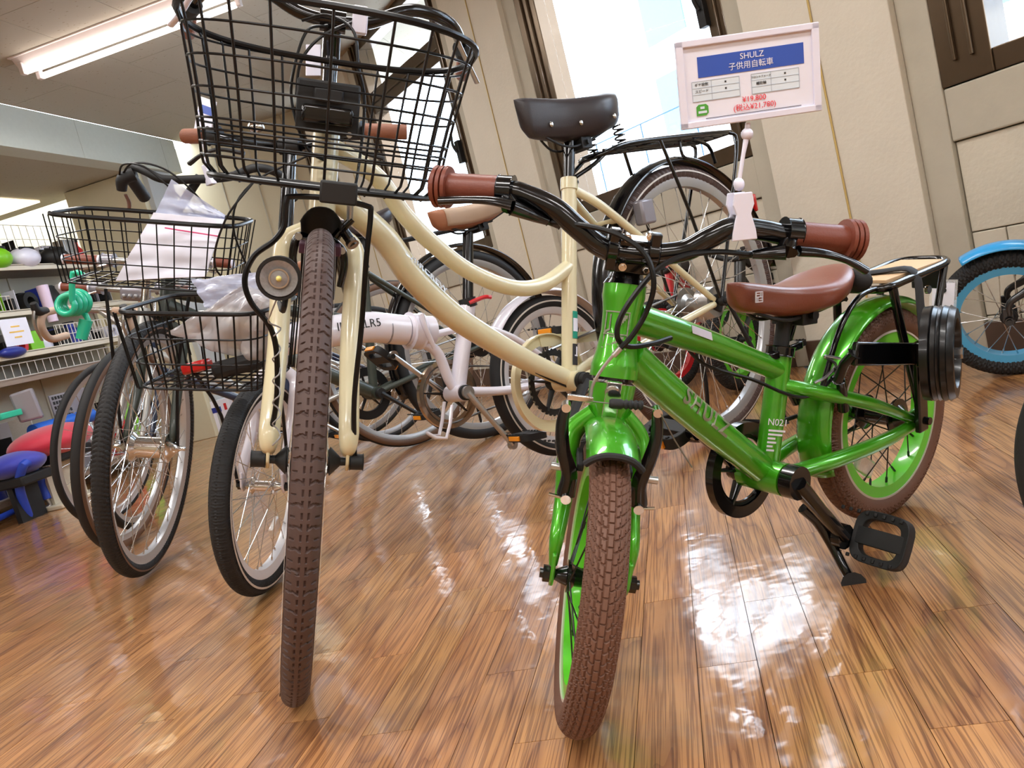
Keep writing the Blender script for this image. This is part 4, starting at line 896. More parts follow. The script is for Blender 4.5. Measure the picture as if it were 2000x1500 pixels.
# basket bracket behind
br = MB(); br.box((1.052, 0, .925), (.012, .105, .085)); br.box((1.035, 0, .915), (.03, .05, .05)); br.tube([(1.03, 0, .93), (1.0, 0, .945)], .014, 10)
bb_ = c.add('basket_bracket', br, M_blackm, True, bev=.004)
part('bracket_clamp', MB().box((1.066, 0, .912), (.016, .085, .030)), M_black, bb_, bev=.006)
part('bracket_clamp', MB().box((1.062, 0, .945), (.012, .050, .022)), M_blackm, bb_, bev=.004)
part('bolt', MB().cyl((1.056, .038, .885), (1.062, .038, .885), .005, n=10), M_alu, bb_)
c.add('reflector_clamp', MB().box((1.375, .02, .800), (.02, .05, .03)), M_blackm, True, bev=.003)
# front carrier stays from the axle up to the basket
Xs = 1.30
c.add('basket_stay', MB().tube([(c.W, -.070, c.R), c.px(538, 800, 1.275), c.px(541, 700, 1.285), c.px(528, 640, 1.29), c.px(490, 590, Xs), c.px(478, 545, Xs), c.px(496, 500, Xs), c.px(535, 470, Xs), c.px(555, 440, Xs), c.px(559, 392, Xs), c.px(572, 384, Xs), c.px(640, 387, 1.31), c.px(715, 402, Xs), c.px(724, 418, Xs), c.px(716, 500, Xs), c.px(706, 640, 1.29), c.px(692, 780, 1.28), (c.W, .074, c.R)], .0043, 8, sm=6), M_wire, True)
# head lamp
lc = c.px(545, 543, 1.40); lm = c.add('head_lamp', MB().lathe(lc, (1, 0, 0), [(.001, -.035), (.02, -.034), (.028, -.02), (.030, .0), (.030, .006), (.026, .006)], 32, closed=False), M_blackm, True)
part('lens', MB().lathe(lc, (1, 0, 0), [(.026, .003), (.0245, .005), (.013, .001), (.0125, .0045), (.006, .006), (.0005, .0065)], 32, closed=False), M_lens, lm)
part('reflector_ring', MB().lathe(lc, (1, 0, 0), [(.0125, .003), (.0135, .0055), (.0115, .0055)], 32), M_alu, lm)
part('led', MB().ball(lc+[.006, 0, 0], .004, 8), mat('led', '#ded27a', .2, noise=.1), lm)
c.add('lamp_bracket', MB().tube([lc+[-.03, .01, -.02], lc+[-.03, .006, -.05], (c.W-.02, -.056, .62)], .004, 8, sm=3), M_blackm, True)
c.add('lamp_cable', MB().tube([c.px(540, 585, 1.38), c.px(528, 615, 1.33), c.px(525, 630, 1.31)]+[c.px(540, 640+10*i, 1.288)+np.array([.006*math.sin(i*1.5), .006*math.cos(i*1.5), 0]) for i in range(24)], .0012, 6, sm=3), mat('grey_cable', '#9a9a9e', .4, noise=.05), True)
# handlebar, stem, levers
c.add('stem', MB().tube([c.at(.905), c.at(.99), c.at(1.03)+[.01, 0, 0]], [.0125, .0125, .013], 18), M_black, True)
cs = np.array([.965, 0, 1.075]); stm = MB().tube([c.at(1.015), cs], [.016, .015], 14); stm.cyl(cs-[0, .022, 0], cs+[0, .022, 0], .019, n=18); c.add('stem_clamp', stm, M_black, True)
pts = [(.66, -.285, 1.06), (.78, -.265, 1.075), (.88, -.22, 1.105), (.93, -.14, 1.118), (.955, -.06, 1.083), (.965, 0, 1.075), (.955, .06, 1.083), (.93, .14, 1.12), (.88, .22, 1.115), (.78, .265, 1.075), (.66, .285, 1.06)]
c.add('handlebar', MB().tube(pts, .0115, 14, sm=7), M_black, True)
for sy in (-1, 1):
    c.add('grip', grip(MB(), (.74, sy*.272, 1.07), (.62, sy*.29, 1.058), .0155), M_grip2, True)
    c.add('lever_clamp', MB().cyl((.80, sy*.262, 1.078), (.83, sy*.25, 1.085), .0175, n=18), M_blackm, True)
lv = c.add('brake_lever', MB().tube([c.px(885, 62, .93), c.px(905, 105, .90), c.px(932, 162, .87)], [.006, .0055, .006], 10, sm=5, flat=.6), M_alu, True, label='silver right-hand brake lever blade')
c.add('brake_lever', MB().tube([c.px(372, -5, .90), c.px(350, 30, .88), c.px(333, 50, .86)], [.006, .0065, .007], 10, sm=5, flat=.6), M_plastic, True)
for P in ([(590, 40, .98), (640, 30, 1.0), (690, 60, 1.03), (700, 130, 1.04), (712, 200, 1.04), (700, 330, 1.06), (684, 400, 1.12)], [(640, 50, 1.0), (600, 60, 1.02), (575, 130, 1.03), (570, 200, 1.03), (600, 290, 1.04), (650, 320, 1.02)], [(760, 30, .98), (700, 40, 1.0), (630, 70, 1.02), (588, 120, 1.03), (578, 190, 1.03)]):
    c.add('brake_cable', MB().tube([c.px(*p) for p in P], .0026, 8, sm=7), M_cable, True)
# cream's tag clip on the bar
c.add('tag_clip', MB().box(c.px(703, 40, 1.0), (.02, .026, .045)), M_plastic, True, bev=.003)
# rear rack, fender, guard
fender(c, 'rear_fender', HR, False, .393, .030, -.35, 3.05, M_black, .5, n=60)
rz = .800
rk = MB(); rk.tube([(.30, -.035, rz-.015), (.22, -.055, rz), (0, -.06, rz+.002), (-.2, -.06, rz), (-.225, -.04, rz), (-.225, .04, rz), (-.2, .06, rz), (0, .06, rz+.002), (.22, .055, rz), (.30, .035, rz-.015)], .0058, 10, closed=True, sm=5)
rack = c.add('rear_rack', rk, M_black)
for y in (-.03, 0, .03): part('rack_bar', MB().cyl((.25, y, rz), (-.22, y, rz), .0042, n=8), M_black, rack)
for x in (.12, -.08): part('rack_bar', MB().cyl((x, -.058, rz), (x, .058, rz), .0042, n=8), M_black, rack)
for sy in (-1, 1):
    part('rack_leg', MB().tube([(-.20, sy*.06, rz), (-.225, sy*.068, rz-.03), (-.13, sy*.072, .6), (0, sy*.078, .375)], .0052, 10, sm=4), M_black, rack)
    part('rack_leg', MB().tube([(.10, sy*.058, rz), (.05, sy*.07, .6), (.005, sy*.078, .38)], .0045, 10, sm=3), M_black, rack)
    part('rack_arm', MB().tube([(.28, sy*.035, rz-.01), (.33, sy*.03, .765), (.385, sy*.018, .745)], .005, 10, sm=3), M_black, rack)
part('rack_hook', MB().tube([(-.02, .03, rz), (-.02, .03, rz-.04), (-.05, .03, rz-.055)], .004, 8, sm=3), M_black, rack)
part('fender_hook', MB().tube([(-.12, 0, rz), (-.19, 0, rz-.02), (-.21, 0, rz-.07)], .005, 8, sm=3), M_black, rack)
part('lock_body', MB().box((.20, .045, .635), (.05, .03, .06)), M_rubgray, c.root, bev=.006)
c.add('rear_reflector', MB().box((-.34, 0, .60), (.012, .05, .05)), M_redr, bev=.004)
chainring(c, BBc, -.05, .075, M_blackm, M_blackm, 5)
# chain case: cream guard ring and long upper plate
cg = MB().lathe(BBc+[0, -.066, 0], (0, 1, 0), [(.115, -.004), (.115, .010), (.112, .010), (.112, -.001), (.088, -.001), (.088, -.004)], 72); case = c.add('chain_case', cg, M_cream)
part('case_arm', MB().prism([(0, .112), (-.42, .045), (-.42, .02), (0, .085)], BBc+[0, -.066, 0], (1, 0, 0), (0, 0, 1), .004), M_cream, case)
chain(c, BBc, .074, HR, .035, -.052, M_steel)
crank(c, BBc, (.66, .07, .20), M_blackm, .05, .075, .012); crank(c, BBc, (.40, -.08, .40), M_blackm, -.055, -.085, .011)
pedal(c, (.66, .125, .20), 1, .1, c.root, M_blackm, True, .09, .085); pedal(c, (.40, -.135, .40), -1, .2, c.root, M_blackm, True, .09, .085)
c.add('rear_hub_shell', MB().cyl((0, .02, .37), (0, .06, .37), .045, .04, 24), M_alu)
cg_ = MB()
for k in range(5): cg_.cyl((0, -.03-.004*k, .37), (0, -.0315-.004*k, .37), .05-.006*k, n=32)
c.add('sprockets', cg_, M_steel)
c.add('derailleur', MB().tube([(0.01, -.062, .355), (.03, -.062, .31), (.06, -.06, .265)], [.014, .012, .014], 10, sm=3), M_blackm)
ksm = MB().tube([(-.03, -.075, .365), (-.11, -.10, .17), (-.14, -.14, .0)], .006, 10, sm=4); ksm.tube([(-.03, .075, .365), (-.09, .10, .17), (-.10, .14, .0)], .006, 10, sm=4)
ksm.tube([(-.14, -.14, .006), (-.12, 0, .006), (-.10, .14, .006)], .006, 10); c.add('rear_stand', ksm, M_blackm)
# writing and stickers
p0, p1 = dtp[1], dtp[4]; d_ = nrm(p1-p0)
mid = c.pl(815, 537, .012); zax = nrm(np.array([0, 1., 0])*.86+nrm(np.cross(d_, [0, 1., 0]))*(.5 if nrm(np.cross(d_, [0, 1., 0]))[2] > 0 else -.5)); cen_ = (dtp[1]*.25+dtp[2]*.45+dtp[3]*.3)
zax = nrm(zax-d_*(zax@d_)); X_ = frame(cen_+zax*.0262, d_, np.cross(zax, d_), zax)
text('lettering', 'CHIRCREW', .021, X_, M_silvertext, c.root, wrap=.026, space=1.15)
def sticker(b, p, q, r, t, phi, w, h, m, name='sticker', span=None):
    # curved sticker on a tube
    X = on_tube(p, q, r, t, phi); G = []
    for x in (-h/2, h/2):
        G.append([(x, (r+.0006)*math.sin(a), (r+.0006)*math.cos(a)-r) for a in np.linspace(-w/2/r, w/2/r, 8)])
    return part(name, MB().grid(G), m, b.root, X)
sticker(c, (.530, 0, .3), (.389, 0, .742), .0179, .275, .35, .026, .062, M_teal); sticker(c, (.530, 0, .3), (.389, 0, .742), .0183, .275, .35, .024, .030, M_paper)
sticker(c, (.530, 0, .3), (.389, 0, .742), .0179, .13, .35, .026, .048, M_ink); sticker(c, (.530, 0, .3), (.389, 0, .742), .0183, .145, .30, .006, .022, M_paper)
sticker(c, (.530, 0, .3), (.389, 0, .742), .0183, .125, .30, .014, .003, M_paper); sticker(c, (.530, 0, .3), (.389, 0, .742), .0207, .985, .5, .012, .006, M_ink)

# ================================================================== the other bicycles
def solve_pose(rear, front, wh, R, lean=0.):
    t = np.array(front, float); v = np.array([math.atan2(front[1]-rear[1], front[0]-rear[0]), math.hypot(front[0]-rear[0], front[1]-rear[1]), .5]); a70 = np.array([-math.cos(math.radians(70)), 0, math.sin(math.radians(70))])
    def Fn(v):
        hd, W_, st = v; cc, sn = math.cos(hd), math.sin(hd); Mr = np.array([[cc, -sn, 0], [sn, cc, 0], [0, 0, 1.]])@rot3([1., 0, 0], -lean); S = rot3(a70, st); p = np.array([W_-.05, 0, R])
        hub = Mr@(S@(np.array([W_, 0, R])-p)+p)+np.array([rear[0], rear[1], 0]); d = Mr@S@np.array([1., 0, 0]); return np.array([hub[0]-t[0], hub[1]-t[1], math.sin(math.atan2(d[1], d[0])-math.radians(wh))])
    for _ in range(25):
        f = Fn(v); J = np.array([(Fn(v+e)-f)/1e-5 for e in np.eye(3)*1e-5]).T; v = v-np.linalg.solve(J, f)
    return v
def make_bike(name, rear, front, wh, R, lean=0.):
    hd, W_, st = solve_pose(rear, front, wh, R, lean); return Bike(name, rear[0], rear[1], hd, lean, st, W_, R)
def wire_basket(b, x0, x1, hw, z0, z1, taper=.82, rings=3, nv=9, steer=True, skew=0., r=.0018, yc=0., rimr=.0045, rx=.0):
    def loop(z):
        k = taper+(1-taper)*(z-z0)/(z1-z0); xm = (x0+x1)/2+rx*(z-z0); dx = (x1-x0)/2*k; dy = hw*k; P = []
        for t in np.linspace(0, 2*PI, 40, endpoint=False):
            ca, sa = math.cos(t), math.sin(t); P.append((xm+dx*math.copysign(abs(ca)**.32, ca), yc+dy*math.copysign(abs(sa)**.32, sa), z))
        return P
    k = b.add('basket', MB().tube(loop(z1), rimr, 8, closed=True), M_wire, steer)
    zs = np.linspace(z0, z1, rings+2)[1:-1]; Ls = [loop(z) for z in zs]; L0, L1 = loop(z0), loop(z1)
    for l in Ls: part('wire', MB().tube(l, r, 6, closed=True), M_wire, k)
    part('wire', MB().tube(L0, r*1.5, 6, closed=True), M_wire, k)
    kk = taper; dx = (x1-x0)/2*kk; dy = hw*kk; xm = (x0+x1)/2; xt = xm+rx*(z1-z0)
    for y in np.linspace(-1, 1, nv):
        for sx in (-1, 1): part('wire', MB().cyl((xm+sx*dx, yc+y*dy*.93, z0), (xt+sx*(x1-x0)/2, yc+y*hw*.93, z1), r, n=5), M_wire, k)
        part('wire', MB().cyl((xm-dx, yc+y*dy*.93, z0), (xm+dx, yc+y*dy*.93, z0), r, n=5), M_wire, k)
    n2 = max(4, int(nv*(x1-x0)/hw/2))
    for x in np.linspace(-1, 1, n2):
        for sy in (-1, 1): part('wire', MB().cyl((xm+x*dx*.93, yc+sy*dy, z0), (xt+x*(x1-x0)/2*.93, yc+sy*hw, z1), r, n=5), M_wire, k)
        part('wire', MB().cyl((xm+x*dx*.93, yc-dy, z0), (xm+x*dx*.93, yc+dy, z0), r, n=5), M_wire, k)
    return k
def frame_std(b, bb, st, ht0, ht1, m, rt=.015, rd=.019, low=False, stays=.06, n=14, fork_r=.013, wid=.045, spread=.055, tt=None):
    bb = np.array(bb, float); st = np.array(st, float); T = lambda nm, p, r, **k: b.add(nm, MB().tube(p, r, n, sm=6 if len(p) > 2 else 0), m, **k)
    A0, A1 = b.at(ht1), b.at(ht0); T('head_tube', [A0, A1], .02)
    T('down_tube', [A1+(A0-A1)*.2, bb], rd); T('seat_tube', [bb, st], .0155)
    if tt is not None: T('top_tube', [A1+(A0-A1)*.6]+[np.array(p, float) for p in tt], rt)
    else: T('top_tube', [A1+(A0-A1)*(.8 if not low else .45), (st if not low else bb+(st-bb)*.55)], rt)
    b.add('bottom_bracket', MB().cyl(bb-[0, .036, 0], bb+[0, .036, 0], .022, n=18), m)
    for sy in (-1, 1):
        T('chainstay', [bb-[.01, -sy*.018, 0], bb*[.5, 0, .5]+np.array([0, sy*.046, b.R*.5]), (.012, sy*stays, b.R-.004)], [.011, .010, .008]); T('seat_stay', [st+[-.004, sy*.012, -.03], (.012, sy*stays, b.R+.006)], [.009, .007])
        a = MB().cyl((0, sy*stays, b.R), (0, sy*(stays+.03), b.R), .007, n=8); b.add('axle_nut', a, M_steel)
    b.add('fork_crown', MB().tube([A1, b.at(ht0-.03)], [.02, .017], 14), m, True)
    fork(b, m, b.at(ht0-.03), (b.W, 0, b.R), spread, fork_r, fork_r*.7, wid, bow=.01, n=12)
def post_saddle(b, st, top, m, side=None, L=.25, w=.15, th=.05, mpost=M_blackm, rise=.0):
    st = np.array(st, float); top = np.array(top, float); b.add('seat_post', MB().tube([st-(top-st)*.1, top], .0125, 12), mpost)
    b.add('seat_clamp', MB().cyl(st-[0, 0, .012], st+[0, 0, .012], .0195, n=16), M_blackm)
    return saddle(b, 'saddle', top+[.14, 0, .055+rise], top+[.14-L, 0, .055], w, th, m, flank=side)

# ---- white folding bicycle
w = make_bike('folding_bicycle', (.136, 2.385), (-.607, 1.778), -98.1, .245)
tag(w.root, 'white folding bicycle with tan saddle and small wire basket, behind the cream bicycle', 'bicycle')
HF = (w.W, 0, w.R); HR = (0, 0, w.R); Mwr = mat('white_rim', '#d6d6da', .35, .2, .3, noise=.03)
wheel(w, 'front_wheel', HF, True, w.R, .044, Mwr, M_rubber, M_spoke, M_chrome, ns=28, hw=.045, hr=.013, rimh=.022, stripe=M_stripe, tread=dict(n=(720, 26), f=lambda T, P: np.where((((T*.25/.007+np.round(P*6)*.5) % 1) < .4) & (((P*6) % 1) > .3), .0016, 0.)), reflector=-1.9)
wheel(w, 'rear_wheel', HR, False, w.R, .044, Mwr, M_rubber, M_spoke, M_chrome, ns=28, hw=.05, hr=.018, fl=.03, rimh=.022, stripe=M_stripe, reflector=.9)
BBc = w.pl(893, 768, 0); bbz = BBc
def wt(nm, p, r, m=M_white, steer=False, n=18, sm=6, **k): return w.add(nm, MB().tube(p, r, n, sm=sm if len(p) > 2 else 0), m, steer, **k)
h0, h1 = w.at(.60), w.at(.50); wt('head_tube', [h0, h1], .022)
wt('main_tube', [w.at(.55), w.pl(700, 640, 0), w.pl(790, 645, 0)], [.038, .040, .040], n=24); wt('main_tube', [w.pl(792, 645, 0), w.pl(842, 646, 0)], .040, n=24)
wt('tube_seam', [w.pl(752, 643, 0), w.pl(754.5, 643, 0)], .0404, M_rubgray, n=24)
hq = w.pl(812, 647, 0); dh = nrm(w.pl(842, 646, 0)-w.pl(700, 640, 0))
w.add('hinge', MB().cyl(hq-dh*.022, hq+dh*.012, .047, n=24), M_white, bev=.004)
w.add('hinge_lever', MB().tube([hq+[0, .048, .040], hq+[0, .052, 0], hq+[-.012, .050, -.055]], [.011, .010, .008], 10, sm=4, flat=.6), M_white)
wt('curved_strut', [w.pl(825, 668, 0), w.pl(855, 690, 0), w.pl(876, 740, 0), BBc+[0, 0, .005]], .0145)
stp = w.pl(914, 592, 0); wt('seat_tube', [BBc, stp], .0225)
wt('bottom_bracket', [BBc-[0, .036, 0], BBc+[0, .036, 0]], .024); w.add('bearing_cup', MB().cyl(BBc+[0, .034, 0], BBc+[0, .046, 0], .021, n=20), M_blackm)
for sy in (-1, 1):
    wt('chainstay', [BBc+[-.01, sy*.02, .0], (.2, sy*.045, .255), (.012, sy*.056, .245)], [.0135, .0125, .009]); wt('seat_stay', [BBc*.25+stp*.75+[0, sy*.012, 0], (.16, sy*.04, .40), (.012, sy*.056, .255)], [.010, .009, .008])
    a = MB().cyl((0, sy*.056, w.R), (0, sy*.085, w.R), .008, n=10); w.add('axle_nut', a, M_steel)
wt('brace', [w.pl(842, 655, 0), w.pl(905, 640, 0)], .010)
w.add('fork_crown', MB().tube([w.at(.505), w.at(.47)], [.022, .018], 16), M_white, True); fork(w, M_white, w.at(.475), HF, .048, .0145, .011, .043, n=14)
tp = w.pl(914, 455, 0); w.add('seat_post', MB().tube([stp-(tp-stp)*.1, tp], .0155, 16), M_black); w.add('seat_clamp', MB().tube([stp-[0, 0, .012], stp+[0, 0, .014]], .025, 18), M_blackm)
part('quick_release', MB().tube([stp+[.01, .02, 0], stp+[-.03, .04, .005], stp+[-.05, .045, .0]], .006, 8, sm=4), M_redp, w.root)
ns = w.pl(838, 428, 0); saddle(w, 'saddle', ns+[0, 0, .014], ns+[-.265, 0, .026], .18, .058, M_tan, nose_w=.036, sag=.004, flank=M_beige)
wt('handle_post', [w.at(.60), w.at(.72), w.at(.99)], [.0215, .0185, .0155], M_black, True); cs = w.at(1.0)
wt('stem_clamp', [cs-[0, .025, 0], cs+[0, .025, 0]], .02, M_blackm, True)
gl, gr = w.px(795, 258, .80), w.px(360, 266, .80); il, ir = w.px(712, 256, .82), w.px(402, 266, .82)
wt('handlebar', [ir, w.px(450, 275, .80), cs-[0, .03, 0], cs+[0, .03, 0], il], .011, M_black, True)
w.add('grip', grip(MB(), ir, gr, .0165), M_grip2, True); w.add('grip', grip(MB(), il, gl, .0165), M_grip2, True)
for q0, d in ((ir, 1), (il, -1)): w.add('shifter', MB().cyl(q0+[0, d*.006, 0], q0+[0, d*.034, 0], .019, n=16), M_blackm, True, bev=.003)
w.add('brake_lever', MB().tube([w.px(478, 300, .84), w.px(430, 292, .85), w.px(395, 302, .84), w.px(370, 320, .83)], [.007, .0065, .006, .0075], 8, sm=5, flat=.7), M_blackm, True)
w.add('brake_lever', MB().tube([w.px(655, 285, .84), w.px(700, 296, .86), w.px(750, 310, .86)], [.007, .0065, .007], 8, sm=5, flat=.7), M_blackm, True)
w.add('bell', MB().ball(w.px(500, 248, .82), .018, 12, (1, 1, .7)), M_chrome, True)
for P in ([(500, 350, .9), (440, 430, .95), (420, 520, .9), (470, 570, .85)], [(610, 300, .85), (490, 360, .88), (455, 440, .9), (500, 560, .86)]): w.add('brake_cable', MB().tube([w.px(*p) for p in P], .0024, 8, sm=6), M_cable, True)
fender(w, 'rear_fender', HR, False, .268, .032, .55, 3.35, M_white, .4, n=48)
wire_basket(w, 1.02, 1.26, .135, .545, .69, taper=.86, rings=2, nv=9, rx=.0)
for sy in (-1, 1): w.add('basket_stay', MB().tube([(w.W, sy*.06, w.R), (w.W+.03, sy*.07, .42), (w.W+.10, sy*.09, .545)], .004, 8, sm=3), M_wire, True)
cr = w.pl(868, 765, -.05); cc = np.array([BBc[0], 0, BBc[2]])
chainring(w, cc, -.048, .085, M_brass, M_blackm, 5, guard=M_brass, gw=.012); chain(w, cc, .083, HR, .03, -.048)
crank(w, cc, w.pl(1000, 868, .075), M_alu, .05, .078, .012); crank(w, cc, w.pl(770, 694, -.075), M_alu, -.055, -.08, .011)
pedal(w, w.pl(1030, 852, .125), 1, .15, w.root, M_blackm, True, .09, .09); pedal(w, w.pl(745, 700, -.13), -1, .9, w.root, M_blackm, True, .09, .085)
w.add('stand_loop', MB().tube([w.pl(868, 785, 0), w.pl(858, 850, .01), w.pl(835, 846, .03), w.pl(872, 856, .05), w.pl(883, 792, .03)], .005, 8, sm=2), M_white)
lx = w.pl(700, 636, .041); text('lettering', 'IMPFLLR5', .030, frame(w.pl(688, 638, .0)+[0, .0408, 0], nrm([-1, 0, -.12]), nrm([-.12, 0, 1]), np.array([0, 1., 0])), M_ink, w.root, wrap=.0405)

# ---- dark olive city bicycle with wide basket
o = make_bike('bicycle', (-.104, 3.014), (-1.04, 2.232), -89, .36, .03)
tag(o.root, 'dark olive bicycle with wide black wire basket and flat handlebar, left of the folding bicycle', 'bicycle')
HF = (o.W, 0, o.R); HR = (0, 0, o.R)
wheel(o, 'front_wheel', HF, True, o.R, .044, M_alud, M_rubber, M_spoke, M_chrome, ns=36, hw=.085, hr=.034, fl=.042, rimh=.024, stripe=M_brside, tread=dict(n=(760, 26), f=lambda T, P: np.where((((T*.36/.012+np.abs(P)*.8) % 1) < .32) & (np.abs(P) > .25), .002, 0.)))
wheel(o, 'rear_wheel', HR, False, o.R, .044, M_alud, M_rubber, M_spoke, M_blackm, ns=36, hw=.06, hr=.04, fl=.05, rimh=.024)
frame_std(o, (.47, 0, .30), (.385, 0, .735), .70, .86, M_olive, rt=.018, rd=.024, low=True, fork_r=.016, wid=.05, spread=.062)
post_saddle(o, (.385, 0, .735), (.355, 0, .84), M_dleather, L=.26, w=.17, th=.055)
fender(o, 'rear_fender', HR, False, .386, .030, -.3, 2.9, M_black, .4); fender(o, 'front_fender', HF, True, .384, .028, 1.7, 2.6, M_black, .4)
wire_basket(o, 1.04, 1.30, .235, .825, 1.0, taper=.88, rings=2, nv=11, yc=.02, rimr=.0062)
for sy in (-1, 1): o.add('basket_stay', MB().tube([(o.W, sy*.075, o.R), (o.W+.0, sy*.085, .60), (o.W-.04, sy*.11, .80)], .0048, 8, sm=3), M_wire, True)
sc_ = o.px(390, 345, .97); o.add('stem', MB().tube([o.at(.86), o.at(.98), sc_], [.014, .014, .013], 12), M_blackm, True)
o.add('handlebar', MB().tube([o.px(262, 345, .84), o.px(258, 325, .93), o.px(285, 335, .97), o.px(320, 350, .985), o.px(390, 350, .99), o.px(450, 345, .985), o.px(500, 328, .97), o.px(545, 340, .93), o.px(560, 368, .84)], .0125, 12, sm=6), M_blackm, True)
o.add('grip', MB().tube([o.px(252, 342, .90), o.px(282, 385, .80)], .019, 14), M_blackm, True); o.add('grip', MB().tube([o.px(552, 345, .90), o.px(572, 385, .80)], .019, 14), M_blackm, True)
lvp = o.add('shift_lever', MB().tube([o.px(262, 340, .95), o.px(240, 350, .96), o.px(238, 372, .955)], [.02, .019, .014], 10, sm=4), M_blackm, True)
part('brake_blade', MB().tube([o.px(245, 380, .95), o.px(252, 395, .94), o.px(252, 412, .93)], [.007, .008, .006], 8, sm=3, flat=.5), mat('brown_lever_wrap', '#6a4c42', .5, noise=.05), lvp)
for P in ([(232, 350, .96), (240, 322, 1.0), (280, 325, 1.04), (330, 365, 1.05), (380, 415, 1.0)], [(236, 345, .96), (262, 318, 1.0), (330, 335, 1.04), (400, 400, 1.03), (420, 450, 1.0)]): o.add('brake_cable', MB().tube([o.px(*p) for p in P], .0028, 8, sm=6), M_cable, True)
chainring(o, (.47, 0, .30), -.05, .08, M_blackm, M_blackm, 5, guard=M_blackm, gw=.03); chain(o, (.47, 0, .30), .078, HR, .04, -.05)
crank(o, (.47, 0, .30), (.36, 0, .19), M_blackm, .05, .075); crank(o, (.47, 0, .30), (.58, 0, .41), M_blackm, -.05, -.075); pedal(o, (.36, .125, .19), 1, 0, o.root); pedal(o, (.58, -.125, .41), -1, .3, o.root)
o.add('rear_rack', MB().tube([(.28, -.05, .79), (-.16, -.055, .80), (-.17, .055, .80), (.28, .05, .79)], .006, 8, closed=True), M_blackm)
o.add('wheel_stand', MB().tube([(.02, .10, .34), (-.02, .12, .14), (-.03, .12, .008), (.0, .0, .006), (-.03, -.12, .008), (-.02, -.12, .14), (.02, -.10, .34)], .0055, 8, sm=3), M_blackm)
sticker(o, (.47, 0, .30), (.385, 0, .735), .0157, .86, 1.2, .012, .026, M_paper)
X_ = on_tube((.47, 0, .30), (.385, 0, .735), .0157, .28, 1.2); part('sticker', MB().box((0, 0, 0), (.03, .018, .0008)), M_paper, o.root, X_, smooth=False)

# ---- silver city bicycle with brown grips and head lamp (left rear)
def city(name, rear, front, wh, R, m, label, sidewall=None, rim=M_alud, saddle_m=M_tan, tire=M_rubber, tw=.034, kid=False, spokes=24):
    b = make_bike(name, rear, front, wh, R); tag(b.root, label, 'bicycle')
    wheel(b, 'front_wheel', (b.W, 0, R), True, R, tw, rim, tire, M_spoke, M_chrome, ns=spokes, hw=.045 if kid else .05, hr=.014, rimh=.02, sidewall=sidewall, spokes=False)
    wheel(b, 'rear_wheel', (0, 0, R), False, R, tw, rim, tire, M_spoke, M_chrome, ns=spokes, hw=.05, hr=.018, fl=.028, rimh=.02, sidewall=sidewall, spokes=False)
    k = R/.345; W_ = b.W
    frame_std(b, (W_*.42, 0, .27*k if not kid else R+.02), (W_*.42-.12*k, 0, .66*k), .62*k, .78*k, m, rt=.013, rd=.016, low=False, stays=.055, fork_r=.012, wid=.036, spread=.05)
    post_saddle(b, (W_*.42-.12*k, 0, .66*k), (W_*.42-.15*k, 0, .78*k), saddle_m, L=.24*min(k, 1), w=.15*min(k, 1), th=.045)
    bb = (W_*.42, 0, .27*k if not kid else R+.02); chainring(b, bb, -.048, .075*min(1, k+.2), M_blackm, M_blackm, 5); chain(b, bb, .072*min(1, k+.2), (0, 0, R), .03, -.048)
    L = .165*min(1, k+.1); crank(b, bb, (bb[0]-L*.7, 0, bb[2]-L*.7), M_alu, .05, .075); crank(b, bb, (bb[0]+L*.7, 0, bb[2]+L*.7), M_alu, -.05, -.075)
    pedal(b, (bb[0]-L*.7, .12, bb[2]-L*.7), 1, 0, b.root); pedal(b, (bb[0]+L*.7, -.12, bb[2]+L*.7), -1, 0, b.root)
    return b
sb2 = city('bicycle', (-.428, 3.261), (-1.315, 2.665), -93, .345, M_silverp, 'silver city bicycle with long brown grips, between olive bicycle and shelves', sidewall=M_brside)
def brown_bar(b, l0, l1, r1, r0, X, stem_z):
    a, b_, c_, d = (b.px(*q, X) for q in (l0, l1, r1, r0)); m_ = (b_+c_)/2+[.04, 0, .0]
    b.add('handlebar', MB().tube([b_, m_-[0, .03, 0], m_+[0, .03, 0], c_] if b_[1] < c_[1] else [b_, m_, c_], .011, 12, sm=6), M_alu, True)
    b.add('grip', grip(MB(), b_, a, .0175), M_grip, True); b.add('grip', grip(MB(), c_, d, .0175), M_grip, True)
    for p, q in ((a, b_), (d, c_)):
        b.add('grip_ring', MB().cyl(p-(q-p)*.02, p+(q-p)*.04, .0185, n=14), M_plastic, True); b.add('grip_ring', MB().cyl(q-(q-p)*.04, q+(q-p)*.02, .0185, n=14), M_plastic, True)
        e = q+nrm(q-p)*.03; b.add('shifter', MB().cyl(e-nrm(q-p)*.02, e+nrm(q-p)*.02, .022, n=14), M_rubgray, True, bev=.004)
        b.add('brake_lever', MB().tube([e+[.02, 0, -.01], e+[.05, 0, -.02]+(p-q)*.3, e+[.05, 0, -.03]+(p-q)*.8], [.008, .006, .006], 8, sm=4, flat=.6), M_chrome, True)
    b.add('stem', MB().tube([b.at(stem_z), b.at(m_[2]-.04), m_], [.013, .013, .015], 12), M_chrome, True)
    return m_
mm = brown_bar(sb2, (125, 506), (196, 508), (418, 512), (455, 515), .80, .78)
db = city('bicycle', (-.60, 3.60), (-1.43, 2.98), -93, .31, mat('navy_paint', '#24304a', .35, 0, .4, noise=.05), 'navy bicycle with short brown grips and silver head lamp, behind the silver bicycle', tire=M_rubber, tw=.03)
mm = brown_bar(db, (120, 560), (176, 562), (332, 565), (372, 567), .80, .76)
hl = db.px(265, 573, .92); hlm = db.add('head_lamp', MB().box(hl, (.05, .105, .055)), M_rubgray, True, bev=.014)
for y in (-.032, -.01, .012, .034): part('lens', MB().ball(hl+[.026, y, -.006], .009, 8), M_lens, hlm)
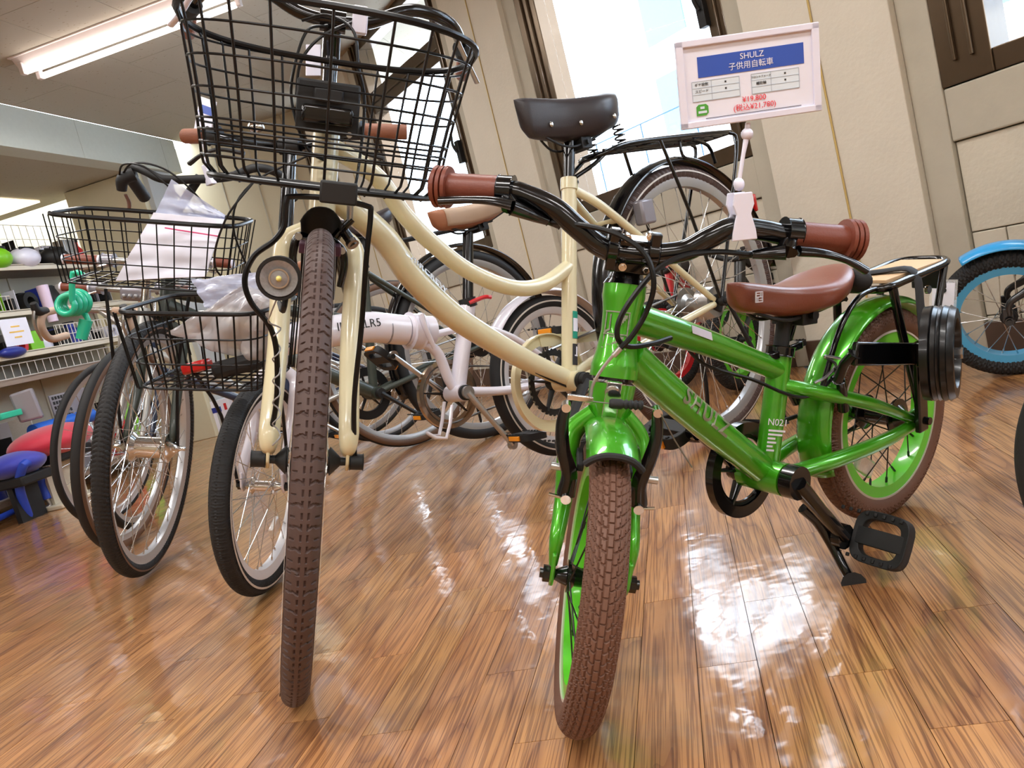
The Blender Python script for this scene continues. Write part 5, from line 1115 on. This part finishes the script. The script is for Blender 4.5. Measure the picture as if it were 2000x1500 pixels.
db.add('lamp_bracket', MB().tube([hl-[.02, 0, .02], db.at(.74)], .008, 8), M_chrome, True)
# ---- road bicycle with beige bar tape
rb = make_bike('road_bicycle', (-.76, 3.86), (-1.67, 3.245), -101, .335)
tag(rb.root, 'road bicycle with beige-taped drop handlebar and a turquoise coil lock, at left before the shelves', 'bicycle')
for nm, hb, st in (('front_wheel', (rb.W, 0, rb.R), True), ('rear_wheel', (0, 0, rb.R), False)): wheel(rb, nm, hb, st, rb.R, .026, M_alud, M_rubber, M_spoke, M_chrome, ns=24, rimh=.024, spokes=False)
frame_std(rb, (.40, 0, .27), (.29, 0, .62), .60, .74, M_silverp, rt=.013, rd=.016, stays=.055, fork_r=.011, wid=.03, spread=.045)
post_saddle(rb, (.29, 0, .62), (.26, 0, .74), M_dleather, L=.24, w=.14, th=.04)
chainring(rb, (.40, 0, .27), -.045, .085, M_alu, M_alu, 5); crank(rb, (.40, 0, .27), (.32, 0, .14), M_alu, .05, .075); crank(rb, (.40, 0, .27), (.48, 0, .40), M_alu, -.05, -.075); pedal(rb, (.32, .12, .14), 1, 0, rb.root, orange=False); pedal(rb, (.48, -.12, .40), -1, 0, rb.root, orange=False)
cz = rb.px(196, 606, .90); rb.add('stem', MB().tube([rb.at(.73), rb.at(.775), cz], .014, 12), M_alu, True)
for sy in (-1, 1):
    rb.add('bar_tape', MB().tube([cz+[0, sy*.06, 0], cz+[0, sy*.17, 0], cz+[.03, sy*.19, 0], cz+[.085, sy*.195, -.005], cz+[.105, sy*.2, -.05], cz+[.06, sy*.205, -.115], cz+[-.05, sy*.21, -.125]], .0155, 12, sm=6), M_tape, True)
    hd_ = rb.add('brake_hood', MB().tube([cz+[.07, sy*.195, .005], cz+[.12, sy*.195, .015], cz+[.135, sy*.195, .05]], [.017, .019, .014], 12, sm=4), M_blackm, True)
    part('brake_blade', MB().tube([cz+[.135, sy*.195, .03], cz+[.15, sy*.195, -.03], cz+[.12, sy*.195, -.11]], [.008, .007, .006], 8, sm=4, flat=.6), M_alu, hd_)
rb.add('bar_top', MB().cyl(cz-[0, .065, 0], cz+[0, .065, 0], .0135, n=12), M_alu, True)
# turquoise coil lock hanging on the drop bar
lp = np.array(atl) if False else None

# ---- kids bicycles near the wall
def kid_bike(name, rear, front, wh, R, m, rimm, label, tire=M_rubber, fend=None, knob=True):
    b = make_bike(name, rear, front, wh, R); tag(b.root, label, 'bicycle')
    tr = dict(n=(420, 22), f=lambda T, P: np.where((((T*R/.014+np.round(P*3)*.5) % 1) < .42), .0028, 0.)) if knob else None
    wheel(b, 'front_wheel', (b.W, 0, R), True, R, .048, rimm, tire, M_spoke, M_blackm, ns=20, hw=.045, hr=.014, rimh=.020, flat_rim=True, tread=tr, spokes=True)
    wheel(b, 'rear_wheel', (0, 0, R), False, R, .048, rimm, tire, M_spoke, M_blackm, ns=20, hw=.045, hr=.018, rimh=.026, flat_rim=True, tread=tr, spokes=False)
    frame_std(b, (b.W*.45, 0, R+.01), (b.W*.36, 0, R+.17), R+.18, R+.29, m, rt=.014, rd=.017, stays=.05, fork_r=.012, wid=.038, spread=.052)
    post_saddle(b, (b.W*.36, 0, R+.17), (b.W*.33, 0, R+.24), M_dleather, L=.22, w=.13, th=.045)
    c0 = b.at(R+.27)+[.02, 0, 0]; b.add('stem', MB().tube([b.at(R+.28), c0], .013, 12), M_blackm, True)
    b.add('handlebar', MB().tube([c0+[-.04, -.18, .04], c0+[0, -.13, .04], c0+[0, -.04, 0], c0+[0, .04, 0], c0+[0, .13, .04], c0+[-.04, .18, .04]], .010, 12, sm=5), M_blackm, True)
    for sy in (-1, 1): b.add('grip', grip(MB(), c0+[-.01, sy*.13, .04], c0+[-.045, sy*.20, .04], .0145), M_blackm, True)
    if fend: fender(b, 'front_fender', (b.W, 0, R), True, R+.022, .034, 1.15, 2.6, fend, .4); fender(b, 'rear_fender', (0, 0, R), False, R+.022, .034, .4, 2.8, fend, .4)
    bb = (b.W*.45, 0, R+.01); chainring(b, bb, -.045, .05, M_blackm, M_blackm, 4); crank(b, bb, (bb[0]+.07, 0, bb[2]-.08), M_blackm, .045, .07); crank(b, bb, (bb[0]-.07, 0, bb[2]+.08), M_blackm, -.045, -.07)
    pedal(b, (bb[0]+.07, .11, bb[2]-.08), 1, 0, b.root); pedal(b, (bb[0]-.07, -.11, bb[2]+.08), -1, 0, b.root); return b
kid_bike('kids_bicycle', (1.62, 2.16), (1.216, 2.035), -118+0, .172, M_skyblue, M_bluerim, 'blue kids bicycle with knobby black tires and blue rims, by the wall at the right edge', fend=M_skyblue) if False else None
bk1 = kid_bike('kids_bicycle', (1.53, 1.49), (1.262, 1.965), 146, .166, mat('black_paint', '#17181a', .3, 0, .5, noise=.05), M_bluerim, 'kids bicycle with blue fender and blue rims, against the wall at the right edge', fend=M_skyblue)
bk2 = kid_bike('kids_bicycle', (1.13, 3.02-.05), (.776, 2.692), -134, .172, mat('black_paint', '#17181a', .3, 0, .5, noise=.05), M_limerim, 'black kids bicycle with lime green rims, by the wall behind the green kids bicycle')
bk3 = kid_bike('kids_bicycle', (.90, 3.12+.25), (.60, 3.0), -150, .18, M_redp, mat('red_rim', '#c51f2a', .35, 0, .4, noise=.04), 'red kids bicycle with red rims, by the wall behind the cream bicycle rear wheel')
bk4 = kid_bike('kids_bicycle', (1.17, .37), (.664, .703), 140, .2, mat('graphite_paint', '#26282b', .4, 0, .3, noise=.05), M_blackm, 'dark bicycle whose front tire alone shows, cut off by the lower right edge', knob=False)

# ------------------------------------------------------------------ things hanging on or lying in the bicycles
def film_mat(name, col, alpha, rough=.25):
    m = mat(name, col, rough, 0, .3, noise=.1, nscale=20, bump=.8, bscale=25); m.node_tree.nodes['Principled BSDF'].inputs['Alpha'].default_value = alpha; return m
M_film = film_mat('clear_bag_film', '#ccd2ea', .5); M_film2 = film_mat('milky_bag_film', '#cfcdd0', .55)
def crumple(quad, n, amp, seed, thick, name, m, label, cat, puff=.0):
    rng = np.random.RandomState(seed); A_, B_, C_, D_ = [np.array(p) for p in quad]; nn = nrm(np.cross(B_-A_, D_-A_))
    if nn@(CO-A_) < 0: nn = -nn
    U = np.linspace(0, 1, n); P = np.zeros((n, n, 3)); H = np.zeros((n, n))
    for _ in range(14):
        a = rng.uniform(0, PI); fq = rng.uniform(3, 14); H += np.abs(np.sin((U[:, None]*math.cos(a)+U[None, :]*math.sin(a))*fq+rng.uniform(0, 6)))*rng.uniform(.3, 1)/fq*5
    H = (H-H.mean())/(H.std()+1e-9)
    for i, u in enumerate(U):
        for j, v in enumerate(U):
            e = 4*u*(1-u)*4*v*(1-v); P[i, j] = A_*(1-u)*(1-v)+B_*u*(1-v)+C_*u*v+D_*(1-u)*v+nn*(H[i, j]*amp+puff*e**.5)
    P2 = P-nn*(thick+2*puff*.0); mb = MB().grid(P); mb.grid(P2)
    # close the edge
    E = [P[i, 0] for i in range(n)]; 
    for a, b_ in ((P[0], P2[0]), (P[-1], P2[-1]), (P[:, 0], P2[:, 0]), (P[:, -1], P2[:, -1])): mb.grid(np.stack([a, b_]))
    return tag(part(name, mb, m, ang=30), label, cat)
def ow(q, X, b=None): b = b or o; return Wp(b, b.px(*q, X))
pb = crumple([ow((300, 415), 1.13), ow((438, 428), 1.13), ow((400, 540), 1.20), ow((225, 548), 1.20)], 24, .002, 3, .006, 'document_bag', M_paper, 'white paper packet in a clear zip bag standing in the wide black basket', 'bag')
zl = [ow((322, 445), 1.135)+WN*0, ow((430, 462), 1.135)]; part('zip_line', MB().cyl(zl[0]+(CO-zl[0])*.012, zl[1]+(CO-zl[1])*.012, .0022, n=6), mat('pink_zip', '#d8467a', .4, noise=.05), pb)
crumple([ow((335, 350), 1.10), ow((440, 420), 1.10), ow((438, 432), 1.12), ow((302, 418), 1.12)], 16, .003, 5, .003, 'clear_bag', M_film, 'clear folded bag top rising above the wide basket by the black stem', 'bag')
crumple([ow((372, 545), 1.12, w), ow((530, 528), 1.12, w), ow((535, 600), 1.14, w), ow((400, 600), 1.14, w)], 22, .004, 8, .012, 'clear_bag', M_film, 'clear plastic bag with papers, upper one in the white bicycle basket', 'bag', puff=.01)
crumple([ow((470, 560), 1.16, w), ow((540, 590), 1.18, w), ow((520, 725), 1.15, w), ow((330, 650), 1.12, w)], 30, .006, 11, .05, 'plastic_bag', M_film2, 'crumpled milky plastic bag filling the small basket of the white folding bicycle', 'bag', puff=.03)
rt_ = ow((385, 716), 1.13, w); tag(part('rear_lamp', MB().box(rt_, (.055, .035, .022), [B, A, [0, 0, 1]]), M_redr, bev=.006), 'small red lamp at the bottom of the small basket under the milky bag', 'lamp')
dk_ = ow((470, 712), 1.14, w); tag(part('packet', MB().box(dk_, (.11, .05, .035), [B, A, [0, 0, 1]]), M_blackm, bev=.012), 'dark packet under the milky bag in the small basket', 'packet')
def price_tag(name, b, q_card, q_clip, X, size, label, tilt=0., face=None):
    e = empty(name, Matrix.Identity(4)); tag(e, label, 'tag'); cc_ = Wp(b, b.px(*q_card, X)); cp_ = Wp(b, b.px(*q_clip, X)); f_ = nrm(face if face is not None else (CO-cc_)*np.array([1, 1, .2])); x_ = nrm(np.cross([0, 0, 1.], f_)); y_ = np.cross(f_, x_)
    ca, sa = math.cos(tilt), math.sin(tilt); x2, y2 = ca*x_+sa*y_, -sa*x_+ca*y_; Xf = frame(cc_, x2, y2, f_)
    part('card', MB().box((0, 0, 0), (size[0], size[1], .004)), M_plastic, e, Xf, smooth=False, bev=.001); part('banner', MB().box((0, size[1]*.22, .0024), (size[0]*.8, size[1]*.2, .0006)), M_blue, e, Xf, smooth=False)
    bt_ = cc_-y2*size[1]/2; part('arm', MB().tube([bt_, bt_*.5+cp_*.5+[.004, 0, 0], cp_], .003, 8), M_plastic, e); part('joint', MB().ball(bt_, .006, 8), M_plastic, e); part('joint', MB().ball(cp_+(bt_-cp_)*.15, .007, 8), M_plastic, e)
    part('clip', MB().prism([(-.010, .0), (.010, 0), (.008, -.03), (.014, -.058), (-.014, -.058), (-.008, -.03)], cp_, x_, [0, 0, 1.], .02), M_plastic, e, smooth=False, bev=.002); return e
price_tag('price_tag', o, (400, 232), (402, 322), .99, (.07, .11), 'white price card with blue stripe clipped to the black flat handlebar at left', -.55, nrm(np.array([-.35, -.6, .1])))
pc2 = c.px(612, 118, .98); tag(part('price_card', MB().box(Wp(c, pc2), (.026, .004, .055), [CR[0], CR[2], CR[1]]), M_plastic, smooth=False, bev=.001), 'white card hanging behind the big basket on the cream bicycle stem', 'tag')
# coil lock
ck = atl = None
tz = np.array(Wp(rb, rb.px(150, 592, .95))) if False else onplane(152, 590, [0, 2.45, 0], np.array([.2, 1, 0]))
mb = MB(); ux, uy, uz = CR[0], -CR[1], -CR[2]
P = [tz+ux*(.040*math.cos(t)*(1-.012*t))+uy*(.038*math.sin(t)*(1-.012*t)-.001*t)+uz*(.004*t) for t in np.linspace(-1.2, 2*PI*3.1, 70)]
P = [tz+ux*.075+uy*.075+uz*.1, tz+ux*.04+uy*.085+uz*.1]+P[::-1]+[tz+ux*.035-uy*.06, tz+ux*.02-uy*.11]
lk = tag(part('coil_lock', mb.tube(P, .0100, 10, sm=2), M_lockg), 'turquoise coiled cable lock hanging on the beige-taped drop handlebar', 'lock')
part('lock_head', MB().tube([tz+ux*.028-uy*.06, tz+ux*.012-uy*.125], [.022, .018], 16), M_lockg, lk)

# ------------------------------------------------------------------ shelving on the left
sh = empty('display_shelf', Matrix.Identity(4)); tag(sh, 'cream metal gondola shelf with wire fences full of bicycle parts, along the left', 'shelf')
SB, SD, SA0, SA1 = -3.55, .42, 2.9, 4.95                     # front edge b, depth, length along a
def sb3(name, a0, a1, b0, b1, z0, z1, m, bev=.003): return part(name, MB().box(ab((a0+a1)/2, (b0+b1)/2, (z0+z1)/2), (abs(b1-b0), a1-a0, z1-z0), [B, A, [0, 0, 1]]), m, sh, smooth=False, bev=bev)
sb3('back_panel', SA0, SA1, SB-SD-.03, SB-SD, .0, 1.45, M_shelf)
for z, bb_, mm_ in ((.10, SB, M_shelf), (.71, SB+.0, M_shelfd), (.845, SB+.02, M_shelf), (1.09, SB-.05, M_shelf), (1.36, SB-.08, M_shelfd)):
    sb3('shelf_board', SA0, SA1, SB-SD, bb_, z, z+.012, mm_); sb3('shelf_lip', SA0, SA1, bb_-.006, bb_, z-.022, z+.014, M_shelf if z > .75 else M_shelfd)
for a in (SA0, 3.6, 4.3, SA1): sb3('upright', a-.015, a+.015, SB-SD-.03, SB-SD+.01, 0, 1.5, M_shelf)
wf = MB()
def wire_fence(a0, a1, b, z0, z1, n, rows=3):
    f = part('wire_fence', MB().tube([ab(a0, b, z0), ab(a1, b, z0), ab(a1, b, z1), ab(a0, b, z1)], .0028, 6, closed=True), M_wirew, sh)
    for i in range(n): a = a0+(a1-a0)*(i+.5)/n; part('wire', MB().cyl(ab(a, b, z0), ab(a, b, z1), .0024, n=5), M_wirew, f)
    for z in np.linspace(z0, z1, rows+2)[1:-1]: part('wire', MB().cyl(ab(a0, b, z), ab(a1, b, z), .0020, n=5), M_wirew, f)
wire_fence(3.2, 4.7, SB-.20, 1.38, 1.64, 26, 2); wire_fence(4.05, 4.75, SB+.01, .86, .98, 24, 1); wire_fence(3.2, 4.9, SB-.01, .725, .80, 30, 0); wire_fence(3.2, 3.9, SB-.08, 1.105, 1.19, 14, 0)
rng = random.Random(5)
cols = {'black': M_blackm, 'white': M_plastic, 'silver': M_alu, 'clear': MATS['clear_reflector'], 'red': M_redp, 'lime': mat('lime_plastic', '#7ac31e', .35, noise=.1), 'blue': mat('deep_blue', '#1f2f8a', .35, noise=.1), 'teal': M_lockg, 'lavender': mat('lavender_box', '#d9c6dd', .4, noise=.05), 'grey': M_rubgray, 'amber': mat('amber_box', '#e3b64a', .4, noise=.1)}
def blob(kind, cname, p, s):
    m = cols[cname]; e = None; p = np.array(p)
    if kind == 'box': return part('box', MB().box(p+[0, 0, s[2]/2], s, [B, A, [0, 0, 1]]), m, smooth=False, bev=.004)
    if kind == 'roll': return part('roll', MB().lathe(p+[0, 0, s[0]], B, [(s[0], -s[1]/2), (s[0], s[1]/2), (s[0]*.5, s[1]/2), (s[0]*.5, -s[1]/2)], 24), m)
    if kind == 'helmet': 
        h = part('helmet', MB().ball(p+[0, 0, s[2]*.35], s[0], 12, (1, 1.25, .75)), m)
        for k in range(3): part('vent', MB().box(p+[0, 0, s[2]*.35]+A*0+B*(k-1)*s[0]*.45+np.array([0, 0, s[0]*.60]), (s[0]*.14, s[0]*1.3, s[0]*.3), [B, A, [0, 0, 1]]), M_blackm, h, bev=.003)
        return h
    if kind == 'pouch':
        return part('pouch', MB().tube([p+[0, 0, .0], p+[0, 0, s[2]*.5], p+[0, 0, s[2]]], [s[0]*.5, s[0]*.55, s[0]*.18], 14, sm=4, flat=.55), m)
    if kind == 'card':
        cdo = part('carded_part', MB().box(p+[0, 0, s[2]/2], (s[0], .004, s[2]), [B, A, [0, 0, 1]]), m, smooth=False, bev=.001)
        part('blister', MB().box(p+[0, 0, s[2]*.4]-A*.012, (s[0]*.7, .02, s[2]*.5), [B, A, [0, 0, 1]]), cols['black' if cname != 'black' else 'silver'], cdo, bev=.005); return cdo
    if kind == 'bottle':
        bo = part('bottle', MB().lathe(p, [0, 0, 1.], [(.001, 0), (s[0]/2, 0), (s[0]/2, s[2]*.7), (s[0]*.3, s[2]*.85), (s[0]*.3, s[2])], 20, closed=False), m); part('cap', MB().cyl(p+[0, 0, s[2]], p+[0, 0, s[2]*1.12], s[0]*.33, n=14), M_blackm, bo); return bo
ORD = 'first second third fourth fifth sixth seventh eighth ninth tenth eleventh twelfth thirteenth fourteenth fifteenth sixteenth seventeenth eighteenth nineteenth twentieth'.split()
used = set()
cnt = {}
KN = {'box': 'box', 'roll': 'roll', 'helmet': 'helmet', 'pouch': 'pouch', 'card': 'card pack', 'bottle': 'bottle'}
def put(kind, cname, p, s, where):
    ob = blob(kind, cname, p, s); cnt[where] = cnt.get(where, 0)+1
    base = '%s %s %s, %s from the left' % (cname, KN[kind], where, ORD[cnt[where]-1])
    tag(ob, base, KN[kind], 'goods '+where)
    return ob
rows_ = [(1.372, SB-.27, 'on top shelf', 3.1, 4.85, .10, .17), (1.102, SB-.17, 'on second shelf', 3.1, 4.85, .10, .15), (.857, SB-.12, 'on third shelf', 3.1, 4.85, .10, .12), (.112, SB-.16, 'on bottom shelf', 3.1, 4.8, .15, .34)]
kinds = ['box', 'card', 'pouch', 'card', 'box', 'bottle', 'roll']; cl = ['black', 'white', 'silver', 'clear', 'black', 'red', 'white', 'blue', 'lime', 'grey']
k_ = 0
for z, b_, wh_, a0, a1, wv, hv in rows_:
    a = a0; j = 0
    while a < a1:
        kd = kinds[(k_*3+j*5) % 7]; cn = cl[(k_*7+j*3) % 10]; s = (wv*rng.uniform(.8, 1.2), wv*rng.uniform(.7, 1.1), hv*rng.uniform(.75, 1.15))
        if kd == 'roll': s = (hv*.38, wv*.7, 0)
        for dep in (0, 1):
            put(kd, cn if dep == 0 else cl[(j*3+4) % 10], ab(a, b_-dep*.15+rng.uniform(-.01, .01), z), s, ('in front row ' if dep == 0 else 'in back row ')+wh_)
        a += wv*1.12; j += 1
    k_ += 1
def place(ob, label, cat): return tag(ob, label, cat)
place(blob('helmet', 'lime', ab(3.92, SB-.12, 1.372), (.09, 0, .12)), 'lime green helmet on the top shelf at the left edge', 'helmet')
place(blob('helmet', 'white', ab(4.14, SB-.12, 1.372), (.085, 0, .12)), 'white and black helmet on the top shelf beside the lime one', 'helmet')
place(blob('helmet', 'black', ab(4.38, SB-.12, 1.372), (.085, 0, .12)), 'black helmet on the top shelf right of the white one', 'helmet')
lb_ = bpl(92, 590, SB-.02); place(part('tube_package', MB().tube([lb_-[0, 0, .12], lb_+[0, 0, .10]], [.028, .033], 18), cols['lavender']), 'lavender tube-shaped package hanging at the edge of the cream shelf', 'package')
sg = bpl(32, 648, SB+.03); sgo = place(part('shelf_card', MB().box(sg, (.004, .19, .15), [B, A, [0, 0, 1]]), M_paper, smooth=False), 'white notice card standing on the cream shelf at the left edge', 'sign')
for i, (w_, dz) in enumerate(((.06, .03), (.10, .0), (.05, -.03))): part('print_line', MB().box(sg+B*.003+np.array([0, 0, dz]), (.001, w_, .008), [B, A, [0, 0, 1]]), cols['amber'], sgo, smooth=False)
bg_ = bpl(25, 688, SB+.02); place(part('blue_pouch', MB().ball(bg_+[0, 0, .0], .07, 12, (.6, 1.6, .45)), cols['blue']), 'dark blue pouch lying at the shelf edge below the notice card', 'pouch')
# silver duct-like holder, teal case, red and blue cushions, blue tube stand, red item
q = bpl(50, 790, SB+.10); hold = place(part('curved_panel', MB().prism([(-.06, .07), (.055, .08), (.06, .0), (.065, -.09), (-.05, -.09), (-.055, 0)], q, nrm(A*.55+B*.83), [0, 0, 1.], .05), M_rubgray, bev=.012, smooth=False), 'grey glossy plastic panel with rounded edges hanging below the brown shelf', 'panel')
part('ridge', MB().tube([q-nrm(A*.55+B*.83)*.055+[0, 0, .005]-WN*0, q+nrm(A*.55+B*.83)*.06+[0, 0, .012]], .006, 8), M_alu, hold)
q = bpl(140, 790, SB+.02); gp_ = place(part('grille_panel', MB().box(q, (.01, .30, .16), [B, A, [0, 0, 1]]), M_rubgray, smooth=False, bev=.002), 'grey grille panel beside the glossy grey panel on the shelf', 'panel')
for i in range(5):
    for j in range(6): part('slot', MB().box(q+B*.006+A*(-.13+j*.022)+np.array([0, 0, .06-i*.028]), (.002, .014, .018), [B, A, [0, 0, 1]]), M_blackm, gp_, smooth=False)
q = bpl(10, 812, SB+.08); place(part('teal_case', MB().box(q, (.09, .14, .035), [B, A, [0, 0, 1]]), M_lockg, bev=.006), 'flat turquoise case on the lower shelf at the left edge', 'case')
q = bpl(100, 862, -3.36); rc = place(part('cushion_seat', MB().ball(q, .19, 16, (1.0, 1.35, .46)), mat('red_fabric', '#c4203c', .6, sheen=.4, noise=.08, bump=.3)), 'red domed cushion seat by the shelf foot at left', 'seat')
part('seat_base', MB().box(q-[0, 0, .085], (.30, .22, .05), [A, B, [0, 0, 1]]), M_blackm, rc, bev=.01); part('seat_leg', MB().box([q[0], q[1], q[2]/2-.06], (.24, .03, q[2]-.12), [A, B, [0, 0, 1]]), M_shelf, rc)
part('seat_foot', MB().box([q[0], q[1], .012], (.34, .2, .024), [A, B, [0, 0, 1]]), M_shelf, rc, bev=.006)
q = bpl(30, 908, -3.36); bc_ = place(part('cushion_seat', MB().ball(q, .13, 16, (1.1, 1.1, .5)), mat('blue_fabric', '#2a32a8', .6, sheen=.4, noise=.08, bump=.3)), 'blue domed cushion seat at the left edge', 'seat')
part('seat_base', MB().box(q-[0, 0, .08], (.20, .22, .05), [A, B, [0, 0, 1]]), M_blackm, bc_, bev=.01); part('seat_leg', MB().box([q[0], q[1], q[2]/2-.05], (.16, .03, q[2]-.10), [A, B, [0, 0, 1]]), M_blackm, bc_)
Mbf = mat('blue_foam', '#2345b8', .5, noise=.05)
fp = [floorpt(58, 1015, .0)+np.array([0, 0, .012]), onplane(38, 950, floorpt(58, 1018), A), onplane(50, 905, floorpt(58, 1018), A), onplane(78, 935, floorpt(85, 1000), A), onplane(92, 975, floorpt(85, 1000), A)]
fs = place(part('tube_stand', MB().tube(fp, .022, 14, sm=6), Mbf), 'bent blue foam-covered tube stand on the floor at the left edge', 'stand')
part('steel_tube', MB().tube([fp[-1], fp[-1]-[0, 0, .04], floorpt(62, 1002, .02)], .011, 10, sm=4), M_alu, fs); part('blue_bar', MB().tube([floorpt(-60, 1040, .05), floorpt(45, 990, .06)], .016, 12), Mbf, fs)
q = bpl(118, 828, SB+.06); place(part('blue_roll', MB().cyl(q-A*.2, q+A*.25, .04, n=20), mat('mid_blue', '#1f62c9', .4, noise=.05)), 'long blue roll lying behind the red cushion seat', 'roll')
q = bpl(8, 925, SB+.1); place(part('shoe', MB().tube([q-A*.09-[0, 0, .035], q-[0, 0, .02], q+A*.08+[0, 0, .0]], [.035, .04, .03], 12, sm=4), M_blackm), 'black strap item hanging beside the blue cushion seat', 'strap')
q = floorpt(440, 850, .18); cbx = place(part('carton', MB().box(floorpt(430, 850)+[0, .1, .13], (.26, .2, .26)), M_paper, smooth=False, bev=.003), 'white carton with blue print on the floor behind the front wheels', 'box')
part('print', MB().box(floorpt(430, 850)+[.02, -.0015, .19], (.09, .002, .04)), cols['blue'], cbx, smooth=False); part('print', MB().box(floorpt(430, 850)+[.10, -.0015, .20], (.02, .002, .05)), M_redp, cbx, smooth=False)
# plaid tube seen behind the white hinge: packaging on the olive frame
